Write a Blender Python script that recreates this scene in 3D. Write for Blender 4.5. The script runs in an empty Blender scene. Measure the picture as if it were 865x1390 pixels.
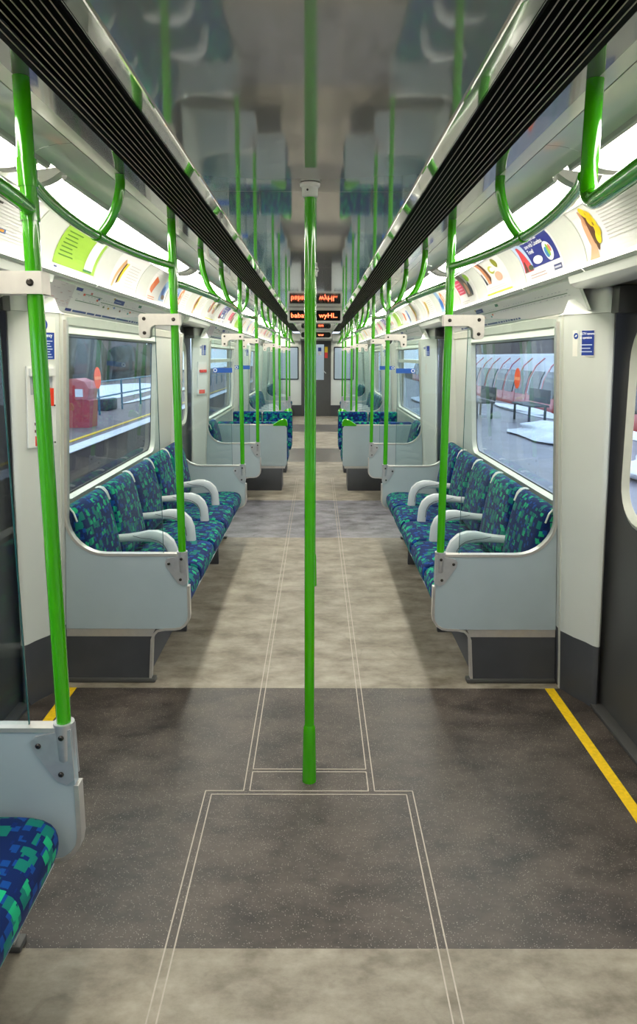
import bpy, bmesh, math, random
from mathutils import Vector, Matrix
random.seed(7)
PI = math.pi
SC = bpy.context.scene
COL = SC.collection

# ------------------------------------------------------------------ camera, world, exposure
F, CX, CY, VPX, VPY = 930.0, 432.5, 650.0, 430.0, 484.0
pitch = math.atan((CY - VPY) / F)
yaw = math.atan((CX - VPX) / math.hypot(F, CY - VPY))
cam_data = bpy.data.cameras.new('camera')
cam = bpy.data.objects.new('camera', cam_data)
COL.objects.link(cam)
cam.location = (0.025, 0.0, 1.60)
from mathutils import Euler
cam.rotation_euler = (Euler((PI / 2 - pitch, 0, -yaw)).to_matrix() @ Matrix.Rotation(0.0035, 3, 'Z')).to_euler()
cam_data.sensor_fit = 'HORIZONTAL'
cam_data.sensor_width = 36.0
cam_data.lens = F * 36.0 / 865.0
cam_data.shift_y = -45.0 / 865.0
cam_data.clip_start = 0.05
cam_data.clip_end = 300
SC.camera = cam

world = bpy.data.worlds.new('overcast_sky')
SC.world = world
world.use_nodes = True
bg = world.node_tree.nodes['Background']
bg.inputs['Color'].default_value = (0.70, 0.80, 1.0, 1)
bg.inputs['Strength'].default_value = 2.7

LAMP_STRENGTH = 21.0
SC.view_settings.view_transform = 'Standard'
SC.view_settings.look = 'None'
SC.view_settings.exposure = 0.0
SC.view_settings.gamma = 1.0
SC.view_settings.use_curve_mapping = False


# ------------------------------------------------------------------ materials
def lin(c):
    return tuple(((v / 255) / 12.92 if v / 255 <= 0.04045 else ((v / 255 + 0.055) / 1.055) ** 2.4) for v in c)


def new_mat(name):
    m = bpy.data.materials.new(name)
    m.use_nodes = True
    return m, m.node_tree, m.node_tree.nodes['Principled BSDF']


def mat(name, rgb, rough=0.5, metal=0.0, coat=0.0, noise=0.0, nscale=30.0, bump=0.0, spec=0.5, detail=4.0):
    """plain finish with a little procedural unevenness"""
    m, nt, b = new_mat(name)
    c = lin(rgb)
    b.inputs['Roughness'].default_value = rough
    b.inputs['Metallic'].default_value = metal
    b.inputs['Coat Weight'].default_value = coat
    b.inputs['Coat Roughness'].default_value = 0.04
    b.inputs['Specular IOR Level'].default_value = spec
    tc = nt.nodes.new('ShaderNodeTexCoord')
    nz = nt.nodes.new('ShaderNodeTexNoise')
    nz.inputs['Scale'].default_value = nscale
    nz.inputs['Detail'].default_value = detail
    nt.links.new(tc.outputs['Object'], nz.inputs['Vector'])
    rp = nt.nodes.new('ShaderNodeValToRGB')
    k = noise
    rp.color_ramp.elements[0].position = 0.3
    rp.color_ramp.elements[1].position = 0.7
    rp.color_ramp.elements[0].color = tuple(max(0, v * (1 - k)) for v in c) + (1,)
    rp.color_ramp.elements[1].color = tuple(min(1, v * (1 + k)) for v in c) + (1,)
    nt.links.new(nz.outputs['Fac'], rp.inputs['Fac'])
    nt.links.new(rp.outputs['Color'], b.inputs['Base Color'])
    if bump:
        bp = nt.nodes.new('ShaderNodeBump')
        bp.inputs['Strength'].default_value = bump
        bp.inputs['Distance'].default_value = 0.01
        nt.links.new(nz.outputs['Fac'], bp.inputs['Height'])
        nt.links.new(bp.outputs['Normal'], b.inputs['Normal'])
    return m


def emit_mat(name, rgb, strength):
    m, nt, b = new_mat(name)
    b.inputs['Base Color'].default_value = (0.8, 0.8, 0.8, 1)
    b.inputs['Emission Color'].default_value = lin(rgb) + (1,)
    b.inputs['Emission Strength'].default_value = strength
    return m


def glass_mat(name, tint, ior=1.5, boost=1.0):
    m = bpy.data.materials.new(name)
    m.use_nodes = True
    nt = m.node_tree
    nt.nodes.clear()
    out = nt.nodes.new('ShaderNodeOutputMaterial')
    mix = nt.nodes.new('ShaderNodeMixShader')
    tr = nt.nodes.new('ShaderNodeBsdfTransparent')
    gl = nt.nodes.new('ShaderNodeBsdfGlossy')
    # Schlick reflectance, the same from either side of the pane
    geo = nt.nodes.new('ShaderNodeNewGeometry')
    dt = nt.nodes.new('ShaderNodeVectorMath'); dt.operation = 'DOT_PRODUCT'
    nt.links.new(geo.outputs['Incoming'], dt.inputs[0]); nt.links.new(geo.outputs['Normal'], dt.inputs[1])
    last = dt.outputs['Value']
    f0 = ((ior - 1) / (ior + 1)) ** 2 * boost
    for op, v in (('ABSOLUTE', None), ('SUBTRACT', 1.0), ('POWER', 5.0), ('MULTIPLY', 1 - f0), ('ADD', f0)):
        q = nt.nodes.new('ShaderNodeMath'); q.operation = op; q.use_clamp = op == 'ADD'
        if op == 'SUBTRACT':
            q.inputs[0].default_value = v; nt.links.new(last, q.inputs[1])
        else:
            nt.links.new(last, q.inputs[0])
            if v is not None:
                q.inputs[1].default_value = v
        last = q.outputs[0]
    tr.inputs['Color'].default_value = tint + (1,)
    gl.inputs['Roughness'].default_value = 0.0
    nt.links.new(last, mix.inputs[0])
    nt.links.new(tr.outputs[0], mix.inputs[1])
    nt.links.new(gl.outputs[0], mix.inputs[2])
    nt.links.new(mix.outputs[0], out.inputs[0])
    return m


def moquette():
    """navy cloth with ragged green and blue woven squares"""
    m, nt, b = new_mat('moquette_cloth')
    N, L = nt.nodes, nt.links
    tc = N.new('ShaderNodeTexCoord')
    oi = N.new('ShaderNodeObjectInfo')
    add = N.new('ShaderNodeVectorMath'); add.operation = 'ADD'
    L.new(tc.outputs['Object'], add.inputs[0])
    rs = N.new('ShaderNodeVectorMath'); rs.operation = 'SCALE'; rs.inputs[0].default_value = (3.1, 5.7, 2.3)
    L.new(oi.outputs['Random'], rs.inputs['Scale'])
    L.new(rs.outputs[0], add.inputs[1])
    snap = N.new('ShaderNodeVectorMath'); snap.operation = 'SNAP'
    snap.inputs[1].default_value = (0.0065,) * 3
    L.new(add.outputs[0], snap.inputs[0])
    base = None
    b.inputs['Roughness'].default_value = 0.85
    b.inputs['Sheen Weight'].default_value = 0.06
    b.inputs['Specular IOR Level'].default_value = 0.12

    def vor(scale, rnd):
        v = N.new('ShaderNodeTexVoronoi')
        v.distance = 'CHEBYCHEV'
        v.inputs['Scale'].default_value = scale
        v.inputs['Randomness'].default_value = rnd
        L.new(snap.outputs[0], v.inputs['Vector'])
        return v

    def layer(prev, scale, rnd, dist_max, keep, col, chan):
        v = vor(scale, rnd)
        lt = N.new('ShaderNodeMath'); lt.operation = 'LESS_THAN'; lt.inputs[1].default_value = dist_max
        L.new(v.outputs['Distance'], lt.inputs[0])
        sep = N.new('ShaderNodeSeparateColor')
        L.new(v.outputs['Color'], sep.inputs[0])
        gt = N.new('ShaderNodeMath'); gt.operation = 'GREATER_THAN'; gt.inputs[1].default_value = keep
        L.new(sep.outputs[chan], gt.inputs[0])
        mu = N.new('ShaderNodeMath'); mu.operation = 'MULTIPLY'
        L.new(lt.outputs[0], mu.inputs[0]); L.new(gt.outputs[0], mu.inputs[1])
        mx = N.new('ShaderNodeMix'); mx.data_type = 'RGBA'
        L.new(mu.outputs[0], mx.inputs['Factor'])
        if isinstance(prev, tuple):
            mx.inputs['A'].default_value = prev
        else:
            L.new(prev, mx.inputs['A'])
        mx.inputs['B'].default_value = lin(col) + (1,)
        return mx.outputs['Result']
    c = lin((5, 30, 80)) + (1,)
    c = layer(c, 34, 0.9, 0.36, 0.45, (8, 62, 130), 0)
    c = layer(c, 20, 0.85, 0.38, 0.34, (8, 108, 96), 1)
    c = layer(c, 24, 0.9, 0.32, 0.60, (20, 158, 108), 2)
    c = layer(c, 44, 0.9, 0.28, 0.72, (4, 34, 96), 0)
    nz = N.new('ShaderNodeTexNoise'); nz.inputs['Scale'].default_value = 900
    L.new(tc.outputs['Object'], nz.inputs['Vector'])
    bp = N.new('ShaderNodeBump'); bp.inputs['Strength'].default_value = 0.25; bp.inputs['Distance'].default_value = 0.002
    L.new(nz.outputs['Fac'], bp.inputs['Height'])
    L.new(bp.outputs['Normal'], b.inputs['Normal'])
    L.new(c, b.inputs['Base Color'])
    return m


def floor_mat(name, dark, light, speck_amt, speck_col, stain=0.35, rough=0.5, sp=150):
    m, nt, b = new_mat(name)
    N, L = nt.nodes, nt.links
    tc = N.new('ShaderNodeTexCoord')
    n1 = N.new('ShaderNodeTexNoise'); n1.inputs['Scale'].default_value = 4.2; n1.inputs['Detail'].default_value = 9
    n1.inputs['Roughness'].default_value = 0.68
    mp = N.new('ShaderNodeMapping'); mp.inputs['Scale'].default_value = (1, 1.6, 1)
    L.new(tc.outputs['Object'], mp.inputs[0]); L.new(mp.outputs[0], n1.inputs['Vector'])
    r1 = N.new('ShaderNodeValToRGB')
    r1.color_ramp.elements[0].position = 0.34; r1.color_ramp.elements[1].position = 0.68
    r1.color_ramp.elements[0].color = lin(dark) + (1,); r1.color_ramp.elements[1].color = lin(light) + (1,)
    L.new(n1.outputs['Fac'], r1.inputs['Fac'])
    # scuffs and dried splashes
    n2 = N.new('ShaderNodeTexNoise'); n2.inputs['Scale'].default_value = 9; n2.inputs['Detail'].default_value = 6
    n2.inputs['Distortion'].default_value = 1.2
    L.new(tc.outputs['Object'], n2.inputs['Vector'])
    r2 = N.new('ShaderNodeValToRGB')
    r2.color_ramp.elements[0].position = 0.60; r2.color_ramp.elements[1].position = 0.72
    r2.color_ramp.elements[0].color = (0, 0, 0, 1); r2.color_ramp.elements[1].color = (stain,) * 3 + (1,)
    L.new(n2.outputs['Fac'], r2.inputs['Fac'])
    m1 = N.new('ShaderNodeMix'); m1.data_type = 'RGBA'
    L.new(r2.outputs['Color'], m1.inputs['Factor']); L.new(r1.outputs['Color'], m1.inputs['A'])
    m1.inputs['B'].default_value = tuple(v * 0.45 for v in lin(dark)) + (1,)
    v = N.new('ShaderNodeTexVoronoi'); v.inputs['Scale'].default_value = sp
    L.new(tc.outputs['Object'], v.inputs['Vector'])
    lt = N.new('ShaderNodeMath'); lt.operation = 'LESS_THAN'; lt.inputs[1].default_value = 0.20
    L.new(v.outputs['Distance'], lt.inputs[0])
    sep = N.new('ShaderNodeSeparateColor'); L.new(v.outputs['Color'], sep.inputs[0])
    gt = N.new('ShaderNodeMath'); gt.operation = 'GREATER_THAN'; gt.inputs[1].default_value = 1 - speck_amt
    L.new(sep.outputs[0], gt.inputs[0])
    mu = N.new('ShaderNodeMath'); mu.operation = 'MULTIPLY'
    L.new(lt.outputs[0], mu.inputs[0]); L.new(gt.outputs[0], mu.inputs[1])
    m2 = N.new('ShaderNodeMix'); m2.data_type = 'RGBA'
    L.new(mu.outputs[0], m2.inputs['Factor']); L.new(m1.outputs['Result'], m2.inputs['A'])
    m2.inputs['B'].default_value = lin(speck_col) + (1,)
    L.new(m2.outputs['Result'], b.inputs['Base Color'])
    mr = N.new('ShaderNodeMapRange'); mr.inputs['To Min'].default_value = rough - 0.1; mr.inputs['To Max'].default_value = rough + 0.2
    L.new(n1.outputs['Fac'], mr.inputs['Value']); L.new(mr.outputs[0], b.inputs['Roughness'])
    bp = N.new('ShaderNodeBump'); bp.inputs['Strength'].default_value = 0.12; bp.inputs['Distance'].default_value = 0.004
    L.new(n2.outputs['Fac'], bp.inputs['Height']); L.new(bp.outputs['Normal'], b.inputs['Normal'])
    return m


M = {}
M['white'] = mat('white_laminate', (206, 208, 199), 0.32, noise=0.02, nscale=4)
M['fairing'] = mat('white_moulding', (226, 227, 220), 0.25, noise=0.02, nscale=4)
M['panel'] = mat('pale_grey_panel', (166, 178, 180), 0.4, noise=0.03, nscale=6)
M['tray'] = mat('grey_white_tray', (186, 187, 180), 0.4, noise=0.02)
M['upper'] = mat('glossy_upper_lining', (196, 196, 184), 0.12, noise=0.02, nscale=5, coat=0.3)
M['ceiling'] = mat('glossy_ceiling_laminate', (150, 148, 143), 0.06, noise=0.03, nscale=2, coat=0.8, spec=0.8)
M['strip'] = mat('glossy_grey_strip', (96, 101, 97), 0.08, noise=0.03, nscale=3, coat=0.6)
M['band'] = mat('glossy_grey_band', (84, 87, 84), 0.08, noise=0.03, nscale=3, coat=0.6)
M['black'] = mat('black_void', (3, 3, 3), 0.9, spec=0.1)
M['blackgloss'] = mat('black_display_glass', (14, 12, 12), 0.15)
M['grille'] = mat('vent_blade', (165, 148, 138), 0.4, metal=0.3)
M['metal'] = mat('satin_aluminium', (205, 200, 192), 0.35, metal=0.55, noise=0.04, nscale=40)
M['frame'] = mat('beige_window_metal', (205, 204, 190), 0.4, metal=0.15, noise=0.04, nscale=20)
M['steel'] = mat('cast_metal', (190, 190, 190), 0.34, metal=0.55, noise=0.05, nscale=60)
M['bolt'] = mat('dark_screw', (70, 66, 62), 0.3, metal=0.9)
M['green'] = mat('green_pole_paint', (60, 164, 3), 0.13, coat=0.6, noise=0.03, nscale=12)
M['skirt'] = mat('dark_grey_skirting', (68, 69, 72), 0.5, noise=0.08, nscale=8)
M['doorgrey'] = mat('dark_brown_grey_door', (72, 71, 68), 0.45, noise=0.05, nscale=6)
M['rubber'] = mat('black_rubber', (22, 22, 22), 0.6)
M['arm'] = mat('pale_armrest_plastic', (196, 200, 198), 0.38, noise=0.03, nscale=14)
M['piping'] = mat('white_piping', (225, 225, 215), 0.5)
M['cloth'] = moquette()
M['yellow'] = mat('yellow_floor_line', (232, 190, 8), 0.55, noise=0.12, nscale=60, detail=8)
M['seam'] = mat('pale_floor_weld', (178, 166, 152), 0.6, noise=0.10, nscale=40)
M['floor_dark'] = floor_mat('dark_speckled_lino', (37, 31, 28), (88, 78, 70), 0.42, (176, 168, 156), rough=0.40, sp=210)
M['floor_daylit_salt'] = floor_mat('daylight_toned_salted_lino', (70, 67, 68), (148, 145, 150), 0.15, (190, 188, 186), stain=0.5, rough=0.34)  # window daylight painted into the paler grey tone, along with salt stains
M['floor_beige'] = floor_mat('worn_beige_lino', (104, 94, 78), (166, 157, 140), 0.0, (170, 165, 150), stain=0.25)
M['glass_win'] = glass_mat('window_glass', (0.80, 0.86, 0.88), 1.5, 1.8)
M['glass_scr'] = glass_mat('clear_screen_glass', (0.90, 0.95, 0.95), 1.45, 1.1)
M['glass_edge'] = mat('glass_edge', (38, 92, 92), 0.15)
M['lens'] = emit_mat('lit_diffuser', (255, 250, 238), LAMP_STRENGTH)
M['lampcap'] = mat('lamp_end_cap', (140, 142, 138), 0.35)
M['led'] = emit_mat('orange_led', (255, 88, 18), 4.0)
PALETTE = {}


def pal(rgb):
    if rgb not in PALETTE:
        PALETTE[rgb] = mat('print_%02x%02x%02x' % rgb, rgb, 0.4)
    return PALETTE[rgb]


# ------------------------------------------------------------------ mesh helpers
class MB:
    def __init__(self):
        self.bm = bmesh.new()
        self.mats = []
        self.cur = 0

    def use(self, m):
        if m not in self.mats:
            self.mats.append(m)
        self.cur = self.mats.index(m)
        return self

    def face(self, vs):
        try:
            f = self.bm.faces.new(vs)
            f.material_index = self.cur
            return f
        except ValueError:
            return None

    def poly(self, pts):
        return self.face([self.bm.verts.new(p) for p in pts])

    def box(self, x0, x1, y0, y1, z0, z1, bev=0.0, seg=2):
        g = bmesh.ops.create_cube(self.bm, size=1.0)
        vs = g['verts']
        for v in vs:
            v.co = Vector(((x0 + x1) / 2 + v.co.x * (x1 - x0), (y0 + y1) / 2 + v.co.y * (y1 - y0), (z0 + z1) / 2 + v.co.z * (z1 - z0)))
        fs = {f for v in vs for f in v.link_faces}
        for f in fs:
            f.material_index = self.cur
        if bev:
            es = list({e for v in vs for e in v.link_edges})
            r = bmesh.ops.bevel(self.bm, geom=es, offset=bev, segments=seg, profile=0.5, affect='EDGES')
            for f in r['faces']:
                f.material_index = self.cur
        return self

    def prism(self, pts, axis, a, b, closed=True, caps=True):
        """extrude a 2D outline along an axis; pts are the other two coordinates in xyz order"""
        def P(p, t):
            return {'x': (t, p[0], p[1]), 'y': (p[0], t, p[1]), 'z': (p[0], p[1], t)}[axis]
        A = [self.bm.verts.new(P(p, a)) for p in pts]
        B = [self.bm.verts.new(P(p, b)) for p in pts]
        n = len(pts)
        for i in range(n if closed else n - 1):
            j = (i + 1) % n
            self.face([A[i], A[j], B[j], B[i]])
        if closed and caps:
            self.face(A)
            self.face(B[::-1])
        return self

    def loft(self, rings, closed=True, cap=True):
        R = [[self.bm.verts.new(p) for p in r] for r in rings]
        n = len(rings[0])
        for a, b in zip(R, R[1:]):
            for i in range(n if closed else n - 1):
                j = (i + 1) % n
                self.face([a[i], a[j], b[j], b[i]])
        if cap and closed:
            self.face(R[0][::-1])
            self.face(R[-1])
        return self

    def tube(self, path, r, n=14, cap=True):
        path = [Vector(p) for p in path]
        rings = []
        up = None
        rr = r if isinstance(r, (list, tuple)) else [r] * len(path)
        for i, p in enumerate(path):
            t = (path[min(i + 1, len(path) - 1)] - path[max(i - 1, 0)]).normalized()
            if up is None:
                ref = Vector((0, 0, 1)) if abs(t.z) < 0.9 else Vector((1, 0, 0))
                up = t.cross(ref).normalized()
            up = (up - t * up.dot(t)).normalized()
            w = t.cross(up)
            rings.append([p + (up * math.cos(2 * PI * k / n) + w * math.sin(2 * PI * k / n)) * rr[i] for k in range(n)])
        return self.loft(rings, True, cap)

    def disc(self, c, normal, r, h, n=12, dome=False):
        c = Vector(c); nn = Vector(normal).normalized()
        if dome:
            return self.tube([c, c + nn * h * 0.5, c + nn * h], [r, r * 0.95, r * 0.55], n)
        return self.tube([c, c + nn * h], r, n)

    def build(self, name, m=None, parent=None, smooth=35, loc=None, kind=None):
        if m is not None and not self.mats:
            self.mats = [m]
        bmesh.ops.remove_doubles(self.bm, verts=self.bm.verts, dist=1e-5)
        bmesh.ops.recalc_face_normals(self.bm, faces=self.bm.faces)
        me = bpy.data.meshes.new(name)
        self.bm.to_mesh(me)
        self.bm.free()
        for mm in self.mats:
            me.materials.append(mm)
        if smooth:
            for p in me.polygons:
                p.use_smooth = True
            me.set_sharp_from_angle(angle=math.radians(smooth))
        o = bpy.data.objects.new(name, me)
        COL.objects.link(o)
        if parent:
            o.parent = parent
        if loc:
            o.location = loc
        if kind:
            o['kind'] = kind
        return o


def thing(name, label, cat, loc=(0, 0, 0), group=None):
    o = bpy.data.objects.new(name, None)
    o.empty_display_size = 0.1
    COL.objects.link(o)
    o.location = loc
    o['label'] = label
    o['category'] = cat
    if group:
        o['group'] = group
    return o


def tag(o, label, cat, group=None, kind=None):
    o['label'] = label
    o['category'] = cat
    if group:
        o['group'] = group
    if kind:
        o['kind'] = kind
    return o


def soften(o, lv=1):
    m = o.modifiers.new('soft', 'SUBSURF')
    m.levels = m.render_levels = lv
    return o


def copy_tree(o, parent=None):
    c = o.copy()
    COL.objects.link(c)
    c.parent = parent
    for ch in list(o.children):
        copy_tree(ch, c)
    return c


def rrect(y0, y1, z0, z1, r, n=6):
    """rounded rectangle, counter-clockwise; r is one radius or four (bl, br, tr, tl)"""
    rs = r if isinstance(r, (tuple, list)) else (r,) * 4
    pts = []
    for (cy, cz, a0), q in zip(((y0, z0, PI), (y1, z0, 1.5 * PI), (y1, z1, 0), (y0, z1, 0.5 * PI)), rs):
        ox = cy + (q if cy == y0 else -q)
        oz = cz + (q if cz == z0 else -q)
        for k in range(n + 1):
            a = a0 + 0.5 * PI * k / n
            pts.append((ox + q * math.cos(a), oz + q * math.sin(a)))
    return pts


def text_verts(body, size=1.0, bold=0.0, align='CENTER'):
    cu = bpy.data.curves.new('lettering', 'FONT')
    cu.body = body
    cu.size = size
    cu.align_x = align
    cu.align_y = 'CENTER'
    cu.offset = bold
    cu.resolution_u = 2
    ob = bpy.data.objects.new('lettering', cu)
    COL.objects.link(ob)
    dg = bpy.context.evaluated_depsgraph_get()
    me = bpy.data.meshes.new_from_object(ob.evaluated_get(dg))
    V = [tuple(v.co) for v in me.vertices]
    P = [tuple(p.vertices) for p in me.polygons]
    bpy.data.objects.remove(ob)
    bpy.data.curves.remove(cu)
    bpy.data.meshes.remove(me)
    return V, P


def put_text(mb, body, size, fn, bold=0.0, align='CENTER', sx=1.0):
    """letters laid onto a surface; fn maps flat (u, v) to 3D"""
    V, P = text_verts(body, size, bold, align)
    vs = [mb.bm.verts.new(fn(v[0] * sx, v[1])) for v in V]
    for p in P:
        mb.face([vs[i] for i in p])


# ------------------------------------------------------------------ measurements of the car (metres; x across, y along, z up)
DOOR_BAYS = [(1.63, 3.20), (5.93, 7.50), (10.45, 12.05), (14.75, 16.35)]
Y_BACK, Y_END = -3.0, 18.70
POLE_X, POLE_R = 0.625, 0.0185


def xin(z): return 1.222 - 0.055 * z      # inner edge of the pillars and screens
def xout(z): return 1.312 - 0.030 * z     # outer edge of the pillars
def xw(z): return 1.292 - 0.055 * z       # window wall
SIDES = ((-1, 'left'), (1, 'right'))
ORD = ['nearest', 'second', 'third', 'fourth', 'fifth', 'sixth', 'seventh', 'eighth', 'ninth', 'tenth', 'eleventh',
       'twelfth', 'thirteenth', 'fourteenth', 'fifteenth', 'sixteenth', 'seventeenth', 'eighteenth', 'nineteenth',
       'twentieth', 'twenty-first', 'twenty-second', 'twenty-third', 'twenty-fourth']

# ------------------------------------------------------------------ floor
zones = [(Y_BACK, 1.625, 'floor_beige'), (1.625, 3.126, 'floor_dark'), (3.126, 5.96, 'floor_beige'), (5.96, 7.58, 'floor_daylit_salt'),
         (7.58, 10.45, 'floor_beige'), (10.45, 12.05, 'floor_dark'), (12.05, 14.75, 'floor_beige'), (14.75, 16.35, 'floor_dark'),
         (16.35, Y_END + 0.1, 'floor_beige')]
mb = MB()
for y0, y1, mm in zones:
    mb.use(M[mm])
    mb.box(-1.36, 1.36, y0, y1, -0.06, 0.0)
mb.build('floor', kind='structure', smooth=0)

mb = MB()
W = 0.0040


def seam(x0, y0, x1, y1, w=W):
    dx, dy = x1 - x0, y1 - y0
    if abs(dx) > abs(dy):
        mb.box(min(x0, x1), max(x0, x1), y0 - w / 2, y0 + w / 2, 0.0, 0.0012)
    else:
        mb.box(x0 - w / 2, x0 + w / 2, min(y0, y1), max(y0, y1), 0.0, 0.0012)


for s in (-1, 1):
    seam(s * 0.387, 0.2, s * 0.387, 2.318)
    seam(s * 0.362, 0.2, s * 0.362, 2.297)
    seam(s * 0.245, 2.318, s * 0.245, 9.0)
    seam(s * 0.222, 2.318, s * 0.222, 2.437)
    seam(s * 0.222, 2.455, s * 0.222, 9.0)
    seam(s * 0.387, 2.318, s * 0.245, 2.318)
seam(-0.362, 2.297, 0.362, 2.297)
seam(-0.222, 2.318, 0.222, 2.318)
seam(-0.222, 2.437, 0.222, 2.437)
seam(-0.222, 2.455, 0.222, 2.455)
seam(-0.222, 4.60, 0.222, 4.60, 0.003)
mb.build('trim_1', M['seam'], smooth=0, kind='structure')

for s, sd in SIDES:
    for i, (a, b) in enumerate(DOOR_BAYS):
        mb = MB()
        mb.box(s * 1.147 if s > 0 else -1.192, 1.192 if s > 0 else -1.147, a + 0.06, b - 0.075, 0.0, 0.0015)
        o = mb.build('yellow_floor_line', M['yellow'], smooth=0)
        tag(o, f'yellow warning line on the floor by the {ORD[i]} {sd} door from the camera', 'floor marking', 'yellow lines at the doors')
        mb = MB()
        mb.box(s * 1.30 if s > 0 else -1.36, 1.36 if s > 0 else -1.30, a + 0.25, b - 0.25, 0.0, 0.018, 0.003)
        mb.build('trim_2', M['doorgrey'], kind='structure')

# ------------------------------------------------------------------ ceiling: centre panels, strips, vents, linings
mb = MB()
seams_y = [Y_BACK, 0.40, 2.50, 4.55, 6.60, 8.65, 10.70, 12.75, 14.80, 16.85, Y_END]
for y0, y1 in zip(seams_y, seams_y[1:]):
    prof = [(-0.352, 2.180), (-0.352, 2.160), (-0.347, 2.158), (-0.342, 2.160), (0.342, 2.160), (0.347, 2.158), (0.352, 2.160), (0.352, 2.180), (0.352, 2.23), (-0.352, 2.23)]
    mb.prism(prof, 'y', y0 + 0.002, y1 - 0.002)
mb.build('ceiling', M['ceiling'], kind='structure', smooth=0)
mb = MB()
mb.box(-1.5, 1.5, Y_BACK - 0.1, Y_END + 0.1, 2.31, 2.34)
mb.build('roof', M['black'], kind='structure')
for s, sd in SIDES:
    mb = MB()
    mb.prism([(s * 0.345, 2.23), (s * 0.356, 2.182), (s * 0.415, 2.198), (s * 0.417, 2.26)], 'y', Y_BACK, Y_END, closed=False)
    mb.build('ceiling_strip', M['strip'], kind='structure')
    mb = MB()
    mb.prism([(s * 0.412, 2.196), (s * 0.417, 2.206), (s * 0.420, 2.196)], 'y', Y_BACK, Y_END, closed=False)
    mb.build('ceiling_edge', M['rubber'], kind='structure')
    # vent grille: black trough with long thin blades
    v = thing('air_vent', f'long black slotted air vent running along the {sd} side of the ceiling', 'vent', (0, 0, 2.2))
    mb = MB()
    mb.prism([(s * 0.416, 0.0), (s * 0.418, 0.055), (s * 0.586, 0.055), (s * 0.588, 0.0)], 'y', Y_BACK, Y_END, closed=False)
    mb.build('duct', M['black'], v)
    mb = MB()
    for k in range(9):
        x = s * (0.436 + k * 0.0168)
        mb.box(x - 0.0011, x + 0.0011, Y_BACK, Y_END, 0.0000, 0.0015)
    mb.build('vent_blades', M['grille'], v, smooth=0)
    # outer lining
    mb = MB()
    mb.prism([(s * 0.585, 2.24), (s * 0.586, 2.200), (s * 0.636, 2.200)], 'y', Y_BACK, Y_END, closed=False)
    mb.build('ceiling_band', M['band'], kind='structure')
    mb = MB()
    mb.prism([(s * 0.636, 2.200), (s * 0.678, 2.1995)], 'y', Y_BACK, Y_END, closed=False)
    mb.build('ceiling_lining', M['upper'], kind='structure')
    mb = MB()
    y = Y_BACK
    while y < Y_END:
        y1 = min(y + 2.55, Y_END)
        mb.prism([(s * 0.678, 2.215), (s * 0.681, 2.1990), (s * 0.72, 2.1965), (s * 0.76, 2.188), (s * 0.79, 2.176), (s * 0.797, 2.2)], 'y', y + .001, y1 - .001, closed=False)
        y = y1
    mb.build('ceiling_cove', M['upper'], kind='structure')
    mb = MB()
    mb.prism([(s * 0.79, 2.225), (s * 0.97, 2.215), (s * 0.982, 2.150)], 'y', Y_BACK, Y_END, closed=False)
    mb.build('ceiling_lamp_channel', M['fairing'], kind='structure')

# ------------------------------------------------------------------ fluorescent lights
def light_profile(s, grow=0.0):
    # bulging lens between the cove and the advert panels
    a, b = Vector((s * 0.812, 2.190)), Vector((s * 0.938, 2.152))
    mid = (a + b) / 2
    n = Vector((-s * 0.29, -0.957)).normalized()
    pts = []
    for k in range(9):
        t = k / 8
        p = a.lerp(b, t) + n * (0.009 + grow) * math.sin(PI * t)
        p = mid + (p - mid) * (1 + grow * 6)
        pts.append((p.x, p.y))
    return pts


light_spans = []
y = -0.19
while y < Y_END - 0.5:
    light_spans.append((y, min(y + 2.42, Y_END - 0.05)))
    y += 2.56
for s, sd in SIDES:
    for i, (y0, y1) in enumerate(light_spans):
        L = y1 - y0
        nm = ORD[i] if i < 9 else 'last'
        t = thing('ceiling_light', f'long lit fluorescent light above the {sd} adverts, {nm} along that side', 'ceiling light', (0, y0, 0), 'fluorescent lights along the car')
        pr = light_profile(s)
        back = [(s * 0.948, 2.185), (s * 0.822, 2.200)]
        mb = MB()
        mb.prism(pr + back, 'y', 0.05, L - 0.05)
        mb.build('diffuser', M['lens'], t)
        pr2 = light_profile(s, 0.005)
        for a, b in ((0.0, 0.052), (L - 0.052, L)):
            mb = MB()
            mb.prism(pr2 + [(s * 0.955, 2.185), (s * 0.81, 2.205)], 'y', a, b)
            mb.build('end_cap', M['lampcap'], t)
        mb = MB()
        mb.prism([(s * 0.790, 2.178), (s * 0.795, 2.165), (s * 0.806, 2.163), (s * 0.808, 2.176)], 'y', 0, L)
        mb.build('fixing_rail', M['lampcap'], t)

# ------------------------------------------------------------------ advert panels
AD_P = [(1.098, 1.955), (1.091, 1.990), (1.076, 2.035), (1.052, 2.080), (1.018, 2.125), (0.975, 2.160)]


def _smooth(P, n=3):
    out = []
    for k in range(len(P) - 1):
        p0, p1, p2, p3 = P[max(k - 1, 0)], P[k], P[k + 1], P[min(k + 2, len(P) - 1)]
        for j in range(n):
            t = j / n
            out.append(tuple(0.5 * (2 * b + (c - a) * t + (2 * a - 5 * b + 4 * c - d) * t * t + (3 * b - a - 3 * c + d) * t ** 3) for a, b, c, d in zip(p0, p1, p2, p3)))
    return out + [P[-1]]


AD_P = _smooth(AD_P)
_l = [0.0]
for a, b in zip(AD_P, AD_P[1:]):
    _l.append(_l[-1] + math.dist(a, b))
AD_LEN = _l[-1]


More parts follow.
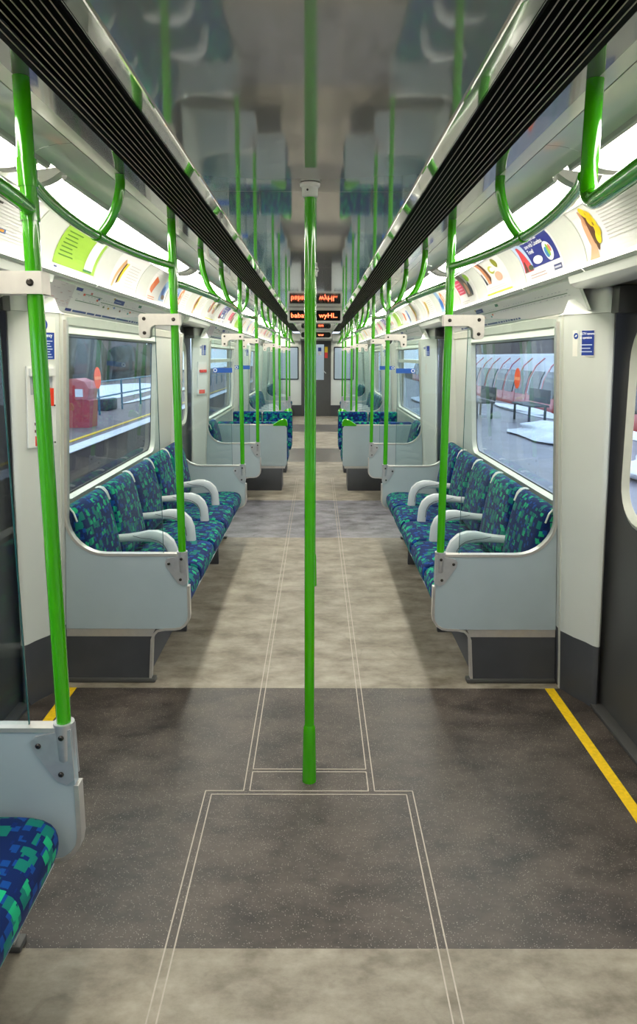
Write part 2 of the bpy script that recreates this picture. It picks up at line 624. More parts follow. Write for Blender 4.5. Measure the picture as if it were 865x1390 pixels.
def ad_point(v, off=0.0):
    d = max(0.0, min(1.0, v)) * AD_LEN
    for k in range(len(AD_P) - 1):
        if d <= _l[k + 1] + 1e-9:
            t = (d - _l[k]) / (_l[k + 1] - _l[k])
            a, b = AD_P[k], AD_P[k + 1]
            nx, nz = -(b[1] - a[1]), (b[0] - a[0])
            q = math.hypot(nx, nz)
            return (a[0] + (b[0] - a[0]) * t + nx / q * off, a[1] + (b[1] - a[1]) * t + nz / q * off)
    return AD_P[-1]


AD_H = AD_LEN


class Card:
    """artwork on a curved card; u runs left to right as read, in metres, v up in metres"""
    def __init__(self, mb, s, ya, yb):
        # left wall (s=-1) is read with +y to the right; right wall reversed
        self.mb, self.s, self.ya, self.yb = mb, s, ya, yb
        self.w = yb - ya

    def at(self, u, v, off):
        x, z = ad_point(v / AD_H, off)
        y = self.ya + u if self.s < 0 else self.yb - u
        return (self.s * x, y, z)

    def quad(self, pts, rgb, off=0.0015, n=6):
        self.mb.use(pal(tuple(int(v * 0.86) for v in rgb)))
        a, b, c, d = pts
        grid = []
        va, vd = a[1], d[1]
        ts = [0.0] + sorted((k - va) / (vd - va) for k in _l if va + 1e-4 < k < vd - 1e-4) + [1.0]
        n = len(ts) - 1
        for t1 in ts:
            row = []
            for i in range(3):
                s1 = i / 2
                u = (a[0] * (1 - s1) + b[0] * s1) * (1 - t1) + (d[0] * (1 - s1) + c[0] * s1) * t1
                v = (a[1] * (1 - s1) + b[1] * s1) * (1 - t1) + (d[1] * (1 - s1) + c[1] * s1) * t1
                row.append(self.mb.bm.verts.new(self.at(u, v, off)))
            grid.append(row)
        for j in range(n):
            for i in range(2):
                self.mb.face([grid[j][i], grid[j][i + 1], grid[j + 1][i + 1], grid[j + 1][i]])

    def rect(self, u0, u1, v0, v1, rgb, off=0.0015):
        self.quad(((u0, v0), (u1, v0), (u1, v1), (u0, v1)), rgb, off)

    def oval(self, cu, cv, ru, rv, rgb, off=0.002, rot=0.0, n=18):
        self.mb.use(pal(tuple(int(v * 0.86) for v in rgb)))
        rings = []
        for q in (0.35, 0.7, 1.0):
            r = []
            for k in range(n):
                a = 2 * PI * k / n
                du, dv = ru * q * math.cos(a), rv * q * math.sin(a)
                r.append(self.mb.bm.verts.new(self.at(cu + du * math.cos(rot) - dv * math.sin(rot), cv + du * math.sin(rot) + dv * math.cos(rot), off)))
            rings.append(r)
        self.mb.face(rings[0])
        for a, b in zip(rings, rings[1:]):
            for i in range(n):
                j = (i + 1) % n
                self.mb.face([a[i], a[j], b[j], b[i]])

    def lines(self, u0, u1, v0, v1, n, rgb, h=0.35, off=0.0015):
        step = (v1 - v0) / n
        for k in range(n):
            end = u1 - (u1 - u0) * random.choice((0, 0.06, 0.12, 0.3))
            vv = v0 + k * step
            self.rect(u0, end, vv, vv + step * h, rgb, off)

    def text(self, body, u, v, size, rgb, bold=0.0, align='LEFT', off=0.0022):
        self.mb.use(pal(tuple(int(v * 0.86) for v in rgb)))
        put_text(self.mb, body, size, lambda a, b: self.at(u + a, v + b, off), bold, align)


def art_flower(c, w, mirror=False):
    skin, hair = (226, 168, 130), (104, 60, 34)
    c.quad(((0.015, 0.004), (0.120, 0.004), (0.105, 0.080), (0.065, 0.080)), skin, 0.0020)
    c.oval(0.082, 0.118, 0.032, 0.062, skin, 0.0023, rot=-0.10)
    c.oval(0.118, 0.145, 0.024, 0.075, hair, 0.0026, rot=-0.15)
    c.oval(0.092, 0.180, 0.012, 0.034, (206, 150, 110), 0.0029, rot=-0.2)
    c.oval(0.122, 0.085, 0.015, 0.040, (84, 50, 26), 0.0028, rot=0.1)
    for du, dv, q in ((0.130, 0.200, 0), (0.150, 0.180, 1), (0.156, 0.150, 0), (0.162, 0.118, 1), (0.140, 0.160, 1), (0.146, 0.092, 0)):
        c.oval(du, dv, 0.022, 0.024, ((250, 222, 24), (238, 200, 8))[q], 0.0031 + 0.0001 * q)
    c.oval(0.150, 0.145, 0.006, 0.008, (150, 110, 10), 0.0034)
    c.lines(0.22, w - 0.05, 0.07, 0.19, 9, (205, 200, 196), 0.3)
    c.oval(w - 0.06, 0.20, 0.014, 0.012, (120, 180, 40))
    c.rect(w - 0.17, w - 0.155, 0.03, 0.042, (240, 200, 30))
    c.lines(w - 0.26, w - 0.18, 0.03, 0.042, 1, (190, 110, 100), 0.3)


def art_green(c, w):
    c.rect(0.0, w, 0.035, AD_H, (164, 208, 66))
    for k in range(7):
        c.rect(0.04, 0.21 - 0.02 * (k % 3), 0.075 + k * 0.018, 0.080 + k * 0.018, (92, 140, 30), 0.0022)
    c.rect(w - 0.16, w - 0.04, 0.05, AD_H, (244, 244, 240), 0.0024)
    c.rect(w - 0.17, w - 0.05, 0.042, 0.052, (52, 130, 60), 0.0026)
    c.rect(0.02, 0.055, 0.01, 0.026, (48, 56, 130))


def art_pencil(c, w):
    c.quad(((0.03, 0.02), (0.06, 0.02), (0.16, 0.17), (0.12, 0.19)), (222, 170, 120))
    c.quad(((0.10, 0.04), (0.13, 0.05), (0.20, 0.16), (0.16, 0.17)), (90, 60, 30), 0.0022)
    c.quad(((0.13, 0.045), (0.165, 0.06), (0.22, 0.17), (0.18, 0.17)), (248, 216, 10), 0.0026)
    c.lines(0.26, w - 0.04, 0.04, 0.18, 8, (196, 190, 190), 0.25)


def art_orange(c, w):
    c.quad(((0.05, 0.08), (0.12, 0.06), (0.20, 0.15), (0.08, 0.18)), (240, 112, 50))
    c.oval(0.08, 0.10, 0.035, 0.03, (246, 140, 84), 0.0022)
    c.lines(0.04, 0.30, 0.02, 0.05, 2, (240, 150, 110), 0.4)
    c.quad(((0.34, 0.03), (0.50, 0.03), (0.50, 0.18), (0.38, 0.18)), (150, 180, 220))
    c.oval(0.42, 0.10, 0.045, 0.04, (60, 96, 170), 0.0022)
    c.oval(0.45, 0.06, 0.05, 0.018, (120, 90, 70), 0.0024)


def art_travel(c, w):
    c.rect(0.12, w - 0.02, 0.075, AD_H, (34, 42, 138))
    c.quad(((0.0, 0.065), (0.16, 0.065), (0.12, AD_H), (-0.0, AD_H)), (186, 208, 240), 0.0019)
    c.quad(((0.01, 0.065), (0.15, 0.065), (0.075, 0.2), (0.045, 0.2)), (222, 62, 74), 0.0023)
    c.quad(((0.02, 0.065), (0.075, 0.065), (0.06, 0.12), (0.045, 0.12)), (96, 44, 40), 0.0026)
    c.oval(0.12, 0.082, 0.035, 0.014, (70, 80, 50), 0.0028)
    c.text('lots of people can', 0.165, 0.212, 0.030, (246, 246, 250), 0.0006)
    c.text('save with Columbus', 0.165, 0.182, 0.030, (246, 246, 250), 0.0006)
    c.text('Travel!', 0.165, 0.152, 0.030, (246, 246, 250), 0.0006)
    c.oval(0.25, 0.105, 0.065, 0.020, (246, 246, 246), 0.0022)
    c.oval(0.42, 0.125, 0.055, 0.046, (232, 236, 240), 0.0024)
    c.oval(0.40, 0.120, 0.026, 0.026, (60, 140, 200), 0.0026)
    c.oval(0.425, 0.128, 0.016, 0.030, (140, 190, 50), 0.0028)
    c.oval(0.45, 0.135, 0.014, 0.018, (230, 120, 100), 0.0029)
    c.lines(0.08, 0.32, 0.028, 0.055, 2, (176, 150, 150), 0.4)
    c.rect(0.42, 0.52, 0.030, 0.055, (52, 54, 110))
    c.rect(0.43, 0.51, 0.038, 0.046, (190, 190, 210), 0.0022)


def art_lime(c, w):
    c.rect(0.0, w, 0.008, 0.030, (198, 206, 20))
    c.quad(((0.09, 0.085), (0.15, 0.085), (0.08, AD_H), (0.04, AD_H)), (214, 140, 90))
    c.quad(((0.03, 0.085), (0.07, 0.085), (0.03, 0.16), (0.01, 0.16)), (44, 46, 70), 0.0022)
    c.quad(((0.15, 0.09), (0.19, 0.12), (0.13, AD_H), (0.09, AD_H)), (110, 62, 40), 0.0024)
    c.oval(0.27, 0.16, 0.06, 0.025, (206, 206, 60))
    c.oval(0.29, 0.16, 0.045, 0.014, (250, 250, 246), 0.0023)
    c.oval(0.40, 0.19, 0.04, 0.03, (150, 150, 30))
    c.oval(0.35, 0.11, 0.07, 0.028, (236, 176, 150), 0.0022)
    c.lines(0.05, w - 0.10, 0.045, 0.07, 2, (200, 196, 200), 0.3)


def art_pink(c, w):
    c.rect(0.03, 0.24, 0.09, 0.20, (232, 56, 100))
    for k in range(4):
        c.rect(0.06, 0.21, 0.105 + k * 0.022, 0.111 + k * 0.022, (250, 190, 205), 0.0023)
    c.quad(((0.26, 0.06), (0.40, 0.06), (0.34, AD_H), (0.22, AD_H)), (120, 100, 90), 0.0021)
    c.oval(0.33, 0.12, 0.035, 0.045, (222, 160, 120), 0.0024)
    c.oval(0.42, 0.11, 0.035, 0.05, (40, 50, 70), 0.0025)
    c.oval(0.46, 0.19, 0.05, 0.03, (160, 206, 40), 0.0023)
    c.lines(0.05, 0.30, 0.02, 0.05, 2, (200, 190, 190), 0.35)


def art_blue(c, w):
    c.quad(((0.0, 0.02), (0.14, 0.02), (0.11, AD_H), (0.0, AD_H)), (150, 184, 226))
    c.oval(0.08, 0.09, 0.06, 0.05, (30, 104, 196), 0.0022)
    c.oval(0.21, 0.11, 0.055, 0.075, (236, 132, 60), 0.0022)
    c.oval(0.22, 0.11, 0.028, 0.045, (246, 226, 206), 0.0025)
    c.lines(0.32, w - 0.04, 0.04, 0.17, 7, (208, 196, 196), 0.3)


def art_food(c, w):
    c.quad(((0.0, 0.09), (0.30, 0.07), (0.30, 0.20), (0.10, AD_H)), (226, 196, 40))
    for k in range(16):
        c.oval(0.06 + random.random() * 0.22, 0.09 + random.random() * 0.10, 0.022, 0.014, random.choice(((196, 120, 56), (150, 84, 40), (222, 170, 110))), 0.0022 + k * 0.0001)
    for k in range(5):
        c.rect(0.32 + 0.012 * k, 0.37 + 0.012 * k, 0.05 + 0.028 * k, 0.058 + 0.028 * k, (60, 48, 40))
    c.lines(0.40, w - 0.03, 0.05, 0.19, 12, (212, 208, 206), 0.25)
    c.oval(0.39, 0.21, 0.024, 0.014, (110, 190, 40), 0.0024)
    c.rect(0.46, 0.52, 0.07, 0.085, (70, 110, 170))
    c.rect(0.475, 0.505, 0.073, 0.082, (236, 160, 60), 0.0023)


ARTS = {'flower': (art_flower, 'white poster of a woman in yellow flowers with lines of text'),
        'green': (art_green, 'lime green poster with dark lines of text'),
        'pencil': (art_pencil, 'white poster with a hand holding a yellow shape'),
        'orange': (art_orange, 'white poster with orange drawing and blue picture'),
        'travel': (art_travel, 'navy blue travel poster with a red figure'),
        'lime': (art_lime, 'photo poster with a lime stripe along its foot'),
        'pink': (art_pink, 'poster with a pink block and dark photo'),
        'blue': (art_blue, 'white poster with blue and orange shapes'),
        'food': (art_food, 'cream poster with a yellow food picture')}
ad_order = {-1: ['pink', 'food', 'green', 'pencil', 'orange', 'blue', 'flower', 'lime', 'travel', 'pink', 'green', 'pencil', 'blue', 'orange', 'flower', 'lime', 'pink', 'food', 'travel', 'green', 'blue', 'pencil'],
            1: ['green', 'flower', 'travel', 'lime', 'pink', 'blue', 'pencil', 'flower', 'orange', 'green', 'lime', 'travel', 'pink', 'blue', 'flower', 'pencil', 'food', 'orange', 'green', 'lime', 'pink', 'blue']}
for s, sd in SIDES:
    y = 1.22 if s > 0 else 1.19
    for i in range(22):
        kind = ad_order[s][i]
        y0, y1 = y, y + 0.80
        if i == 1 and s < 0:
            y1 = 2.75
        if i == 0 and s < 0:
            y1 = 1.95
        y = y1
        if y1 > Y_END:
            break
        fn, desc = ARTS[kind]
        t = thing('advert_poster', f'{desc}, {ORD[i]} on the {sd}', 'advert', (0, 0, 0), 'advert posters under the lights')
        # holder tray with rolled lip
        outer = [(s * p[0], p[1]) for p in AD_P]
        mb = MB()
        mb.prism(outer + [(s * (p[0] + 0.008), p[1] + 0.006) for p in AD_P[::-1]], 'y', y0 + 0.004, y1 - 0.004)
        mb.build('holder_tray', M['tray'], t)
        mb = MB()
        mb.prism([(s * 1.092, 1.972), (s * 1.078, 1.962), (s * 1.072, 1.948), (s * 1.084, 1.938), (s * 1.105, 1.940), (s * 1.106, 1.956)], 'y', y0 + 0.006, y1 - 0.006)
        mb.build('holder_lip', M['fairing'], t)
        w = 0.54 if not (i == 1) else 0.72
        ya = y1 - 0.012 - w
        mb = MB()
        c = Card(mb, s, ya, ya + w)
        c.rect(0, w, 0.004, AD_H * 0.995, (240, 237, 234), 0.0008)
        fn(c, w)
        mb.build('printed_card', None, t, smooth=0)

# ------------------------------------------------------------------ side walls with windows
# upper band behind and under the adverts, over the whole length
win_n = door_n = 0


def ring(mb, outer, inner, fx_o, fx_i=None, side=1):
    fx_i = fx_i or fx_o
    A = [mb.bm.verts.new((side * fx_o(p[1]), p[0], p[1])) for p in outer]
    B = [mb.bm.verts.new((side * fx_i(p[1]), p[0], p[1])) for p in inner]
    n = len(A)
    for i in range(n):
        j = (i + 1) % n
        mb.face([A[i], A[j], B[j], B[i]])


def window(s, y0, y1, z0, z1, transom=None, wall_y=None):
    """window in the tilted side wall: frame, gasket, pane"""
    global win_n
    win_n += 1
    w = bpy.data.objects.new(f'window_{win_n}', None)
    COL.objects.link(w)
    w['kind'] = 'structure'
    hole = rrect(y0 - 0.045, y1 + 0.045, z0 - 0.045, z1 + 0.045, (0.13, 0.13, 0.03, 0.03))
    inner = rrect(y0, y1, z0, z1, (0.09, 0.09, 0.012, 0.012))
    mid = rrect(y0 - 0.012, y1 + 0.012, z0 - 0.012, z1 + 0.012, (0.10, 0.10, 0.016, 0.016))
    mb = MB()
    ring(mb, hole, mid, xw, lambda z: xw(z) - 0.012, s)
    ring(mb, mid, inner, lambda z: xw(z) - 0.012, lambda z: xw(z) + 0.02, s)
    mb.build('window_frame', M['frame'], w)
    mb = MB()
    hole2 = rrect(y0 + 0.006, y1 - 0.006, z0 + 0.006, z1 - 0.006, (0.085, 0.085, 0.01, 0.01))
    ring(mb, inner, hole2, lambda z: xw(z) + 0.02, lambda z: xw(z) + 0.024, s)
    mb.build('window_gasket', M['rubber'], w)
    mb = MB()
    g = 0.0
    pts = rrect(y0, y1, z0, z1, (0.09, 0.09, 0.012, 0.012))
    mb.face([mb.bm.verts.new((s * (xw(p[1]) + 0.026), p[0], p[1])) for p in pts])
    mb.build('pane', M['glass_win'], w, smooth=0)
    if transom:
        mb = MB()
        for a, b in ((transom - 0.02, transom + 0.02),):
            mb.prism([(s * (xw(a) - 0.016), a), (s * (xw(b) - 0.016), b), (s * (xw(b) + 0.02), b), (s * (xw(a) + 0.02), a)], 'y', y0, y1)
        mb.build('transom', M['frame'], w)
    return w, hole


def wall_bay(s, sd, ya, yb, wins, transom=None):
    """one stretch of window wall between two doors"""
    mb = MB().use(M['white'])
    z_lo, z_hi = 0.0, 1.80
    splits = [ya] + [(wins[i][1] + wins[i + 1][0]) / 2 for i in range(len(wins) - 1)] + [yb]
    for (w0, w1), a, b in zip(wins, splits, splits[1:]):
        w, hole = window(s, w0, w1, 0.89, 1.695, transom)
        # rectangle points that follow the hole one by one
        n = 6
        outer = []
        for (cy, cz) in ((a, z_lo), (b, z_lo), (b, z_hi), (a, z_hi)):
            outer += [(cy, cz)] * (n + 1)
        A = [(s * xw(p[1]), p[0], p[1]) for p in outer]
        B = [(s * xw(p[1]), p[0], p[1]) for p in hole]
        m_ = len(A)
        for i in range(m_):
            j = (i + 1) % m_
            q = [A[i], A[j], B[j], B[i]] if A[i] != A[j] else [A[i], B[j], B[i]]
            mb.poly(q)
    return mb


WALLS = {}
bays = [(Y_BACK, 1.63, [(-2.6, -0.9), (-0.6, 1.42)], None), (3.20, 5.93, [(3.36, 5.26)], None), (7.50, 10.45, [(7.78, 10.18)], 1.545),
        (12.05, 14.75, [(12.35, 14.45)], None), (16.35, Y_END, [(16.65, 18.35)], None)]
for s, sd in SIDES:
    mb_all = None
    for (ya, yb, wins, tr) in bays:
        mb = wall_bay(s, sd, ya, yb, wins, tr)
        mb.build(f'wall_{sd}', None, smooth=0, kind='structure')
        # ledge under the window and header bead above it
        mb = MB()
        mb.prism([(s * (xw(0.80)), 0.80), (s * (xw(0.83) - 0.012), 0.815), (s * (xw(0.84) - 0.012), 0.835), (s * xw(0.84), 0.845)], 'y', ya, yb, closed=False)
        mb.build('trim_3', M['frame'], kind='structure')
        mb = MB()
        mb.prism([(s * xw(1.745), 1.745), (s * (xw(1.75) - 0.008), 1.75), (s * (xw(1.795) - 0.008), 1.795), (s * xw(1.80), 1.803)], 'y', ya, yb, closed=False)
        mb.build('trim_4', M['frame'], kind='structure')
        # band that carries the line maps
        mb = MB()
        mb.prism([(s * xw(1.80), 1.80), (s * 1.120, 1.950), (s * 1.10, 1.956)], 'y', max(ya - 0.20, Y_BACK), min(yb + 0.20, Y_END), closed=False)
        mb.build(f'wall_{sd}', M['fairing'], smooth=0, kind='structure')
    # wall skin behind adverts, closing to the roof
    mb = MB()
    mb.prism([(s * 1.125, 1.93), (s * 1.118, 1.985), (s * 1.10, 2.06), (s * 1.05, 2.14), (s * 0.988, 2.185), (s * 0.985, 2.32)], 'y', Y_BACK, Y_END, closed=False)
    mb.build(f'wall_{sd}', M['fairing'], kind='structure')
    mb = MB()
    mb.prism([(s * 1.10, 1.956), (s * 1.45, 1.97), (s * 1.45, 2.33)], 'y', Y_BACK, Y_END, closed=False)
    mb.build(f'wall_{sd}', M['black'], kind='structure')

# ------------------------------------------------------------------ door bays: pillars, header, doors
def pillar_plan(z, s, y_in, d):
    """plan of the white door pillar; d=+1 when the seats are further along +y"""
    a, b = xin(z), xout(z)
    P = [(a, 0.0), (a, -0.075), (a + 0.012, -0.098), (a + (b - a) * 0.35, -0.150), (a + (b - a) * 0.7, -0.205), (b - 0.012, -0.248), (b, -0.262),
         (b + 0.010, -0.264), (b + 0.020, -0.255), (b + 0.026, -0.235), (b + 0.028, 0.0)]
    return [(s * x, y_in + d * yy, z) for x, yy in P]


for s, sd in SIDES:
    for bi, (a, b) in enumerate(DOOR_BAYS):
        for y_in, d in ((b, 1), (a, -1)):
            mb = MB()
            mb.loft([pillar_plan(z, s, y_in, d) for z in (0.30, 0.8, 1.3, 1.785)])
            mb.build('pillar', M['white'], kind='structure', smooth=50)
            mb = MB()
            r = [pillar_plan(z, s, y_in, d) for z in (0.0, 0.299)]
            mb.loft(r)
            mb.build('pillar_skirting', M['skirt'], kind='structure', smooth=50)
            mb = MB()
            x0 = xin(0)
            mb.prism([(s * (xin(0.0) - 0.004), 0.0), (s * (xin(1.785) - 0.004), 1.785), (s * (xin(1.785) + 0.03), 1.785), (s * (xin(0) + 0.03), 0)], 'y',
                     y_in - d * 0.060 - 0.010, y_in - d * 0.060 + 0.010)
            mb.build('pillar_trim', M['frame'], kind='structure')
            # moulded cap that flares out to meet the adverts
            rings = []
            for q, z in enumerate((1.786, 1.80, 1.84, 1.88, 1.92, 1.955)):
                t = q / 5
                base = pillar_plan(1.785, s, y_in, d)
                grow = 0.010 + 0.0 * t
                rr = []
                for k, (x, yy, _) in enumerate(base):
                    x2 = abs(x) - 0.004 + ((0.07, 0.07, 0.065, 0.04, 0.01)[k] * t ** 0.6 if k <= 4 else -0.060 * t ** 3)
                    y2 = yy
                    rr.append((s * x2, y2, z))
                rings.append(rr)
            mb = MB()
            mb.loft(rings)
            mb.build('pillar_cap', M['fairing'], kind='structure', smooth=60)
        # header over the door
        mb = MB()
        mb.prism([(s * 1.10, 1.957), (s * 1.085, 1.935), (s * 1.095, 1.905), (s * 1.125, 1.888), (s * 1.219, 1.888), (s * 1.219, 1.957)], 'y', a + 0.20, b - 0.20)
        mb.build(f'wall_{sd}', M['fairing'], kind='structure')
        mb = MB()
        mb.box(*sorted((s * 1.22, s * 1.37)), a + 0.02, b - 0.02, 1.8895, 1.965)
        mb.build(f'wall_{sd}', M['doorgrey'], kind='structure', smooth=0)
        mb = MB()
        mb.box(*sorted((s * 1.24, s * 1.33)), b - 0.36, b - 0.29, 1.78, 1.887, 0.004)
        mb.build('trim_5', M['doorgrey'], kind='structure')
        # the door leaf
        door_n += 1
        dr = bpy.data.objects.new(f'door_{door_n}', None)
        COL.objects.link(dr)
        dr['kind'] = 'structure'
        y0, y1 = a + 0.02, b - 0.02
        wy0, wy1, wz0, wz1 = a + 0.30, b - 0.30, 0.90, 1.76
        fx = lambda z: 1.352 - 0.012 * z
        n = 6
        hole = rrect(wy0, wy1, wz0, wz1, 0.17, n)
        outer = []
        for (cy, cz) in ((y0, 0.0), (y1, 0.0), (y1, 1.90), (y0, 1.90)):
            outer += [(cy, cz)] * (n + 1)
        mb = MB()
        A = [(s * fx(p[1]), p[0], p[1]) for p in outer]
        B = [(s * fx(p[1]), p[0], p[1]) for p in hole]
        for i in range(len(A)):
            j = (i + 1) % len(A)
            mb.poly([A[i], A[j], B[j], B[i]] if A[i] != A[j] else [A[i], B[j], B[i]])
        mb.build('door_leaf', M['doorgrey'], dr, smooth=0)
        mb = MB()
        h1 = rrect(wy0 + 0.02, wy1 - 0.02, wz0 + 0.02, wz1 - 0.02, 0.155, n)
        h2 = rrect(wy0 + 0.048, wy1 - 0.048, wz0 + 0.048, wz1 - 0.048, 0.13, n)
        ring(mb, hole, h1, fx, lambda z: fx(z) - 0.010, s)
        ring(mb, h1, h2, lambda z: fx(z) - 0.010, lambda z: fx(z) + 0.012, s)
        mb.build('door_window_frame', M['frame'], dr)
        mb = MB()
        mb.face([mb.bm.verts.new((s * (fx(p[1]) + 0.014), p[0], p[1])) for p in h2])
        mb.build('pane', M['glass_win'], dr, smooth=0)

# ------------------------------------------------------------------ end wall far away and the wall behind the camera
mb = MB().use(M['white'])
YE = Y_END
DW = 0.40
for s in (-1, 1):
    x0, x1 = 0.47, 1.02
    rects = [(DW, x0, 0, 2.2), (x0, x1, 0.30, 0.98), (x0, x1, 1.86, 2.2), (x1, 1.40, 0.30, 2.2)]
    for a, b, c, d in rects:
        mb.box(*sorted((s * a, s * b)), YE, YE + 0.05, max(c, 0.30), d)
mb.box(-DW, DW, YE, YE + 0.05, 2.02, 2.2)
mb.build('wall_far', None, kind='structure', smooth=0)
mb = MB()
for s in (-1, 1):
    mb.box(*sorted((s * DW, s * 1.4)), YE - 0.005, YE + 0.05, 0.0, 0.30)
mb.build('baseboard_far', M['skirt'], kind='structure', smooth=0)
for s in (-1, 1):
    win_n += 1
    w = bpy.data.objects.new(f'window_{win_n}', None)
    COL.objects.link(w)
    w['kind'] = 'structure'
    mb = MB()
    o_ = rrect(0.47, 1.02, 0.98, 1.86, 0.03)
    i_ = rrect(0.50, 0.99, 1.01, 1.83, 0.02)
    A = [(s * p[0], YE - 0.012, p[1]) for p in o_]
    B = [(s * p[0], YE - 0.012, p[1]) for p in i_]
    for i in range(len(A)):
        j = (i + 1) % len(A)
        mb.poly([A[i], A[j], B[j], B[i]])
    mb.build('window_frame', M['rubber'], w, smooth=0)
    mb = MB()
    mb.poly([(s * 0.49, YE + 0.0, 1.0), (s * 1.0, YE, 1.0), (s * 1.0, YE, 1.84), (s * 0.49, YE, 1.84)])
    mb.build('pane', M['glass_win'], w, smooth=0)
door_n += 1
dr = bpy.data.objects.new(f'door_{door_n}', None)
COL.objects.link(dr)
dr['kind'] = 'structure'
mb = MB()
mb.box(-DW, -DW + 0.05, YE - 0.03, YE + 0.04, 0, 2.02)
mb.box(DW - 0.05, DW, YE - 0.03, YE + 0.04, 0, 2.02)
mb.box(-DW + 0.05, DW - 0.05, YE - 0.03, YE + 0.04, 1.97, 2.02)
mb.build('door_frame', M['doorgrey'], dr, smooth=0)
mb = MB()
dl, drr = -DW + 0.05, DW - 0.05
mb.box(dl, drr, YE, YE + 0.03, 0, 0.98)
mb.box(dl, drr, YE, YE + 0.03, 1.92, 1.97)
mb.box(dl, -0.14, YE, YE + 0.03, 0.98, 1.92)
mb.box(0.21, drr, YE, YE + 0.03, 0.98, 1.92)
mb.build('door_leaf', M['doorgrey'], dr, smooth=0)
mb = MB()
mb.poly([(-0.14, YE + 0.015, 0.98), (0.21, YE + 0.015, 0.98), (0.21, YE + 0.015, 1.92), (-0.14, YE + 0.015, 1.92)])
mb.build('pane', M['glass_win'], dr, smooth=0)
mb = MB()
mb.tube([(0.26, YE - 0.01, 1.16), (0.26, YE - 0.05, 1.16), (0.20, YE - 0.055, 1.22), (0.18, YE - 0.055, 1.27)], 0.012, 8)
mb.build('door_handle', M['steel'], dr)
for nm, lab, x0, x1, z0, z1, c1, c2 in (('notice', 'small blue and white notice on the far end door window', 0.05, 0.14, 1.64, 1.84, (40, 80, 170), (230, 230, 230)),
                                        ('notice', 'yellow and red notice on the far end door beside its window', 0.23, 0.31, 1.56, 1.86, (240, 200, 30), (226, 60, 60))):
    mb = MB().use(pal(c1))
    zm = (z0 + z1) / 2
    mb.box(x0, x1, YE - 0.004, YE - 0.001, zm, z1)
    mb.use(pal(c2)).box(x0, x1, YE - 0.004, YE - 0.001, z0, zm)
    tag(mb.build(nm, None, smooth=0), lab, 'sign')
# next car seen through the end door
mb = MB().use(M['white'])
mb.box(-1.3, 1.3, YE + 1.3, YE + 1.35, -0.1, 2.2)
tag(mb.build('carriage', None, smooth=0), 'end of the next carriage seen through the far end door', 'train')
mb = MB()
mb.box(-1.45, 1.45, Y_BACK - 0.05, Y_BACK, 0, 2.33)
mb.build('wall_near', M['white'], kind='structure', smooth=0)

